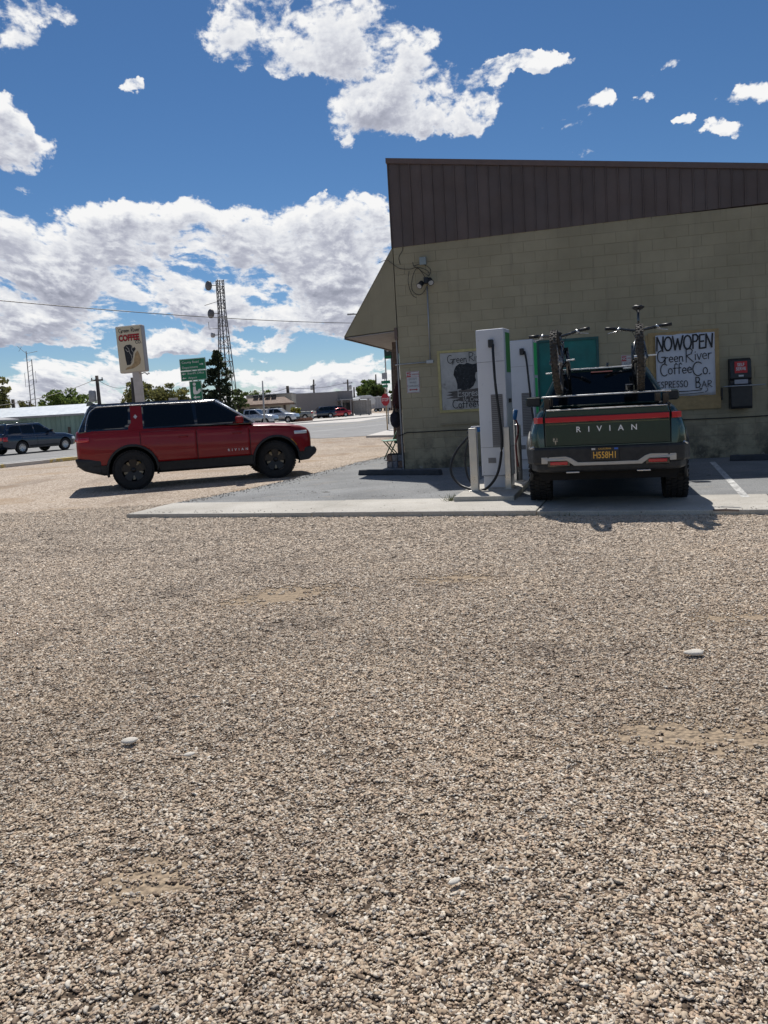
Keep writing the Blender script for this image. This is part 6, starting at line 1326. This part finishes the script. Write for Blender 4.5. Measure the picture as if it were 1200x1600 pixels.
# motel
M_mot = mat('beige motel wall', (.42, .38, .32), .8, var=.08, vs=2); M_brf = mat('brown roof tiles', (.20, .13, .095), .8, var=.2, vs=3); M_dkw = mat('dark window', (.02, .02, .025), .2, var=0)
mo0 = a_(365, 650, 108); mo1 = a_(462, 650, 108); mot = thing('motel', 'single storey beige motel with brown hipped roof left of the grey building', 'building', ((mo0.x+mo1.x)/2, 108, 0), 0); hwid = (mo1.x-mo0.x)/2
MB().box((0, 4, 1.25), (hwid*2-1.4, 8, 2.5)).build('wall', M_mot, mot); zt_ = a_(420, 626, 108).z
MB().prism([(-hwid, -.6, 2.45), (hwid, -.6, 2.45), (hwid-1.6, 1.5, 3.35), (-hwid+1.6, 1.5, 3.35)], (0, 0, 0), (0, 0, .12)).build('roof', M_brf, mot); MB().box((0, -.6, 2.42), (hwid*2, .1, .22)).build('fascia', M_brf, mot)
MB().box((.4, 5.5, 3.1), (hwid*2-2.2, 6, 1.55)).build('upper_wall', M_mot, mot); MB().box((.4, 5.5, 3.93), (hwid*2-2.0, 6.2, .12)).build('upper_roof', M_groof, mot)
for i in range(4): MB().box((-1.3+i*.85, 1.4, 3.72), (.7, .5, .35)).build('roof_unit', M_blackp, mot, bevel=.03)
for x, w_ in ((1.6, 1.5), (-3.2, .9), (-1.6, .9), (.25, .5)): wn = MB().box((x, -.02, 1.3), (w_+.12, .08, 1.7)).build('window', M_mot, mot); MB().box((x, -.06, 1.3), (w_, .05, 1.58)).build('pane', M_dkw, wn)
MB().box((2.9, -.05, 1.15), (.3, .2, 2.3)).build('porch_post', M_ptim, mot)
# grey block building
M_gb = mat('mauve grey block', (.25, .225, .22), .85, var=.05, vs=1.5); gl0 = a_(463, 652, 124); gl1 = a_(549, 652, 127); gy0 = Vector((gl0.x, 124, 0)); gy1 = Vector((gl1.x+.6, 127, 0))
gvec = gy1-gy0; gang = math.atan2(gvec.y, gvec.x); gb2 = thing('block_building', 'plain mauve grey flat roofed block building across the highway', 'building', gy0, gang); GLn = gvec.length
hL = a_(461, 614, 118).z; hR = a_(549, 609, 138).z
wx = 14.5*0+GLn*.72
MB().box((wx/2, 5, 2.0), (wx, 10, 4.0)).build('main_wall', M_gb, gb2); MB().box((wx/2, 5, 4.05), (wx+.1, 10.1, .12)).build('parapet_cap', M_groof, gb2)
MB().box((wx+(GLn-wx)/2, 5.6, 2.1), (GLn-wx, 10, 4.2)).build('end_wall', M_gb, gb2)
MB().box((GLn*.72+2.4, -.9, 2.72), (5.2, 2.6, .16)).build('porch_roof', M_groof, gb2)
for i in range(4): MB().box((GLn*.72+.1+i*1.5, -2.0, 1.32), (.22, .14, 2.64)).build('porch_post', M_gb, gb2)
for i in range(2): wn = MB().box((GLn*.72+.7+i*1.3, .52, 1.3), (1.2, .1, 2.0)).build('window', M_gb, gb2); MB().box((GLn*.72+.7+i*1.3, .45, 1.3), (1.05, .06, 1.85)).build('pane', M_dkw, wn)
for i in range(11): MB().box((GLn*.72+2.3+i*.26, -2.05, 1.25), (.235, .05, 2.3)).build('board', mat('weathered boards', (.27, .25, .23), .8, var=.2, rnd=.15), gb2)
# shed and trailers
ws0 = a_(554, 645, 165); wsd = thing('storage_shed', 'small weathered board shed between the grey building and the trailers', 'shed', (ws0.x, 165, 0), rad(35))
for i in range(12): MB().box((-2+i*.36, -1.6, 1.4), (.33, .06, 2.8)).build('board', MATS['weathered boards'], wsd)
MB().box((0, 0, 1.35), (4.2, 3.1, 2.7)).build('walls', MATS['weathered boards'], wsd); MB().prism([(-2.3, -1.8, 2.8), (2.3, -1.8, 2.8), (2.3, 1.8, 3.3), (-2.3, 1.8, 3.3)], (0, 0, 0), (0, 0, .1)).build('roof', M_wroof, wsd)
fw = a_(565, 643, 172); f5 = thing('travel_trailer', 'white fifth wheel travel trailer with raised rounded nose beside the board shed', 'trailer', (fw.x-1.5, 172, 0), rad(20))
MB().prism([(-5, 0, .7), (2.0, 0, .7), (2.4, 0, 1.7), (4.4, 0, 1.75), (4.7, 0, 2.6), (4.2, 0, 3.5), (3.4, 0, 3.85), (-5, 0, 3.6)], (0, -1.2, 0), (0, 1.2, 0)).build('body', M_whp, f5, bevel=.15, seg=3)
for x in (-2.5, -.3, 1.4): MB().box((x, -1.215, 2.5), (.8, .04, .6)).build('window', M_dkw, f5)
MB().box((-1, -1.22, 1.5), (7, .02, .12)).build('stripe', M_groof, f5)
for x in (-2.2, -1.3): wheel(f5, x, -1.1, -1, .38, .22, tread=False, rim='multi')
for x in (3.1, 3.3): MB().box((x, 0, .85), (.12, .8, 1.7)).build('landing_leg', M_blackp, f5)
tt0 = a_(589, 641, 178); tr2 = thing('cargo_trailer', 'boxy white livestock trailer parked left of the stop sign', 'trailer', (tt0.x, 178, 0), rad(14))
MB().box((0, 0, 2.0), (6.4, 2.2, 2.5)).build('body', mat('grey white trailer side', (.42, .42, .44), .5, var=.15), tr2, bevel=.08); MB().prism([(-3.3, -1.2, 3.27), (3.3, -1.2, 3.27), (3.3, 1.2, 3.27), (-3.3, 1.2, 3.27)], (0, 0, 0), (0, 0, .22)).build('roof', M_whp, tr2, bevel=.05)
for i in range(9): MB().box((-2.8+i*.7, -1.13, 2.0), (.07, .05, 2.3)).build('side_rib', M_whp, tr2)
for x in (-.5, .5, 2.4): wheel(tr2, x, -1.0, -1, .4, .22, tread=False, rim='multi')
MB().box((3.6, 0, .9), (1.4, .2, .15)).build('drawbar', M_blackp, tr2)
# far fence behind the stop sign
fq = thing('board_fence', 'brown vertical board fence in the distance behind the stop sign', 'fence', (a_(601, 642, 196).x, 196, 0)); M_bf = mat('brown fence boards', (.16, .10, .08), .85, var=.2, rnd=.15)
for i in range(34): MB().box((i*.45, 0, 1.25), (.42, .06, 2.5)).build('board', M_bf, fq)
# stop sign
sp0 = G(606.5, 674); ssn = thing('stop_sign', 'red octagonal stop sign with green street name blades by the far corner pavement', 'stop sign', (sp0.x-.03, sp0.y, 0), rad(-38)); sY = sp0.y
M_stop = mat('stop sign red', (.42, .01, .02), .4, var=.05); zS = a_(603, 619, sY).z
MB().tube([(0, 0, 0), (0, 0, zS+.4)], .035, 8).build('post', mat('tan sign post', (.42, .30, .17), .7), ssn)
oc = [(math.cos(rad(22.5+45*i))*.30, -.06, zS-.2+math.sin(rad(22.5+45*i))*.36) for i in range(8)]; ocp = MB().prism(oc, (0, 0, 0), (0, .02, 0)).build('octagon', M_stop, ssn)
text('STOP', .26, M_swh, ocp, frame(Vector((0, -.063, zS-.2)), (1, 0, 0), (0, 0, 1)), 'lettering', .001, sx=.8)
zB = a_(606, 604, sY).z; MB().box((.08, -.03, zB+.25), (.62, .02, .17)).build('street_name_blade', M_sg, ssn); MB().box((.0, .02, zB+.03), (.14, .3, .15)).build('street_name_blade', M_sg, ssn); MB().box((.02, -.03, zB+.60), (.36, .02, .34)).build('upper_sign', M_sgr, ssn)
MB().tube([(0, 0, zS+.3), (0, 0, zB+.8)], .02, 6).build('upper_post', M_galv, ssn)
rl_ = thing('planter_bed', 'low reddish stone edging by the parked silver truck across the highway', 'edging', (a_(476, 660, 92).x, 92, 0))
for i in range(5): MB().box((-.9+i*.42, 0, .25), (.40, .5, .5)).build('stone', mat('reddish stone', (.25, .12, .08), .9, var=.3), rl_, bevel=.05)
# vehicles beyond
M_navy = paint('dark blue paint', (.006, .018, .045)); M_sil = paint('silver paint', (.45, .48, .53), .3, .5); M_gryp = paint('grey pickup paint', (.20, .21, .21), .3, .4); M_dkb = paint('near black paint', (.012, .013, .018)); M_rcar = paint('bright red paint', (.40, .012, .02))
WH = rad(63); wn_ = Vector((-math.sin(WH), math.cos(WH), 0)); simple_car('station_wagon', 'dark blue station wagon driving on the highway at the left edge', 'car', Vector((-18.95, 40.35, .006))+wn_*.80, WH, M_navy, 'wagon', rim='multi')
def park(lab, px, py, Y, hd_, pm, kind, cat, nm='parked_car', off=0):
    c = a_(px, py, Y); return simple_car(nm, lab, cat, Vector((c.x, Y, .006)), rad(hd_), pm, kind, 'vehicles parked across the highway')
park('silver white crew cab pickup nearest, its cab just above the red hood', 372, 662, 84, -14, M_sil, 'pickup', 'pickup truck', 'parked_truck')
park('white pickup with a white bed cap parked right of the silver pickup', 410, 661, 92, -12, M_sil, 'capped', 'pickup truck', 'parked_truck')
park('old grey pickup parked in front of the grey block building', 480, 655, 110, 168, M_gryp, 'pickup', 'pickup truck', 'parked_truck')
park('dark suv with white roof glare beside the old grey pickup', 514, 652, 117, 200, M_navy, 'suv', 'car')
park('boxy black suv between the dark blue suv and the red car', 526, 651, 120, 215, M_dkb, 'suv', 'car')
park('small bright red car at the end of the parked row by the porch', 538, 651, 119, 200, M_rcar, 'sedan', 'car')
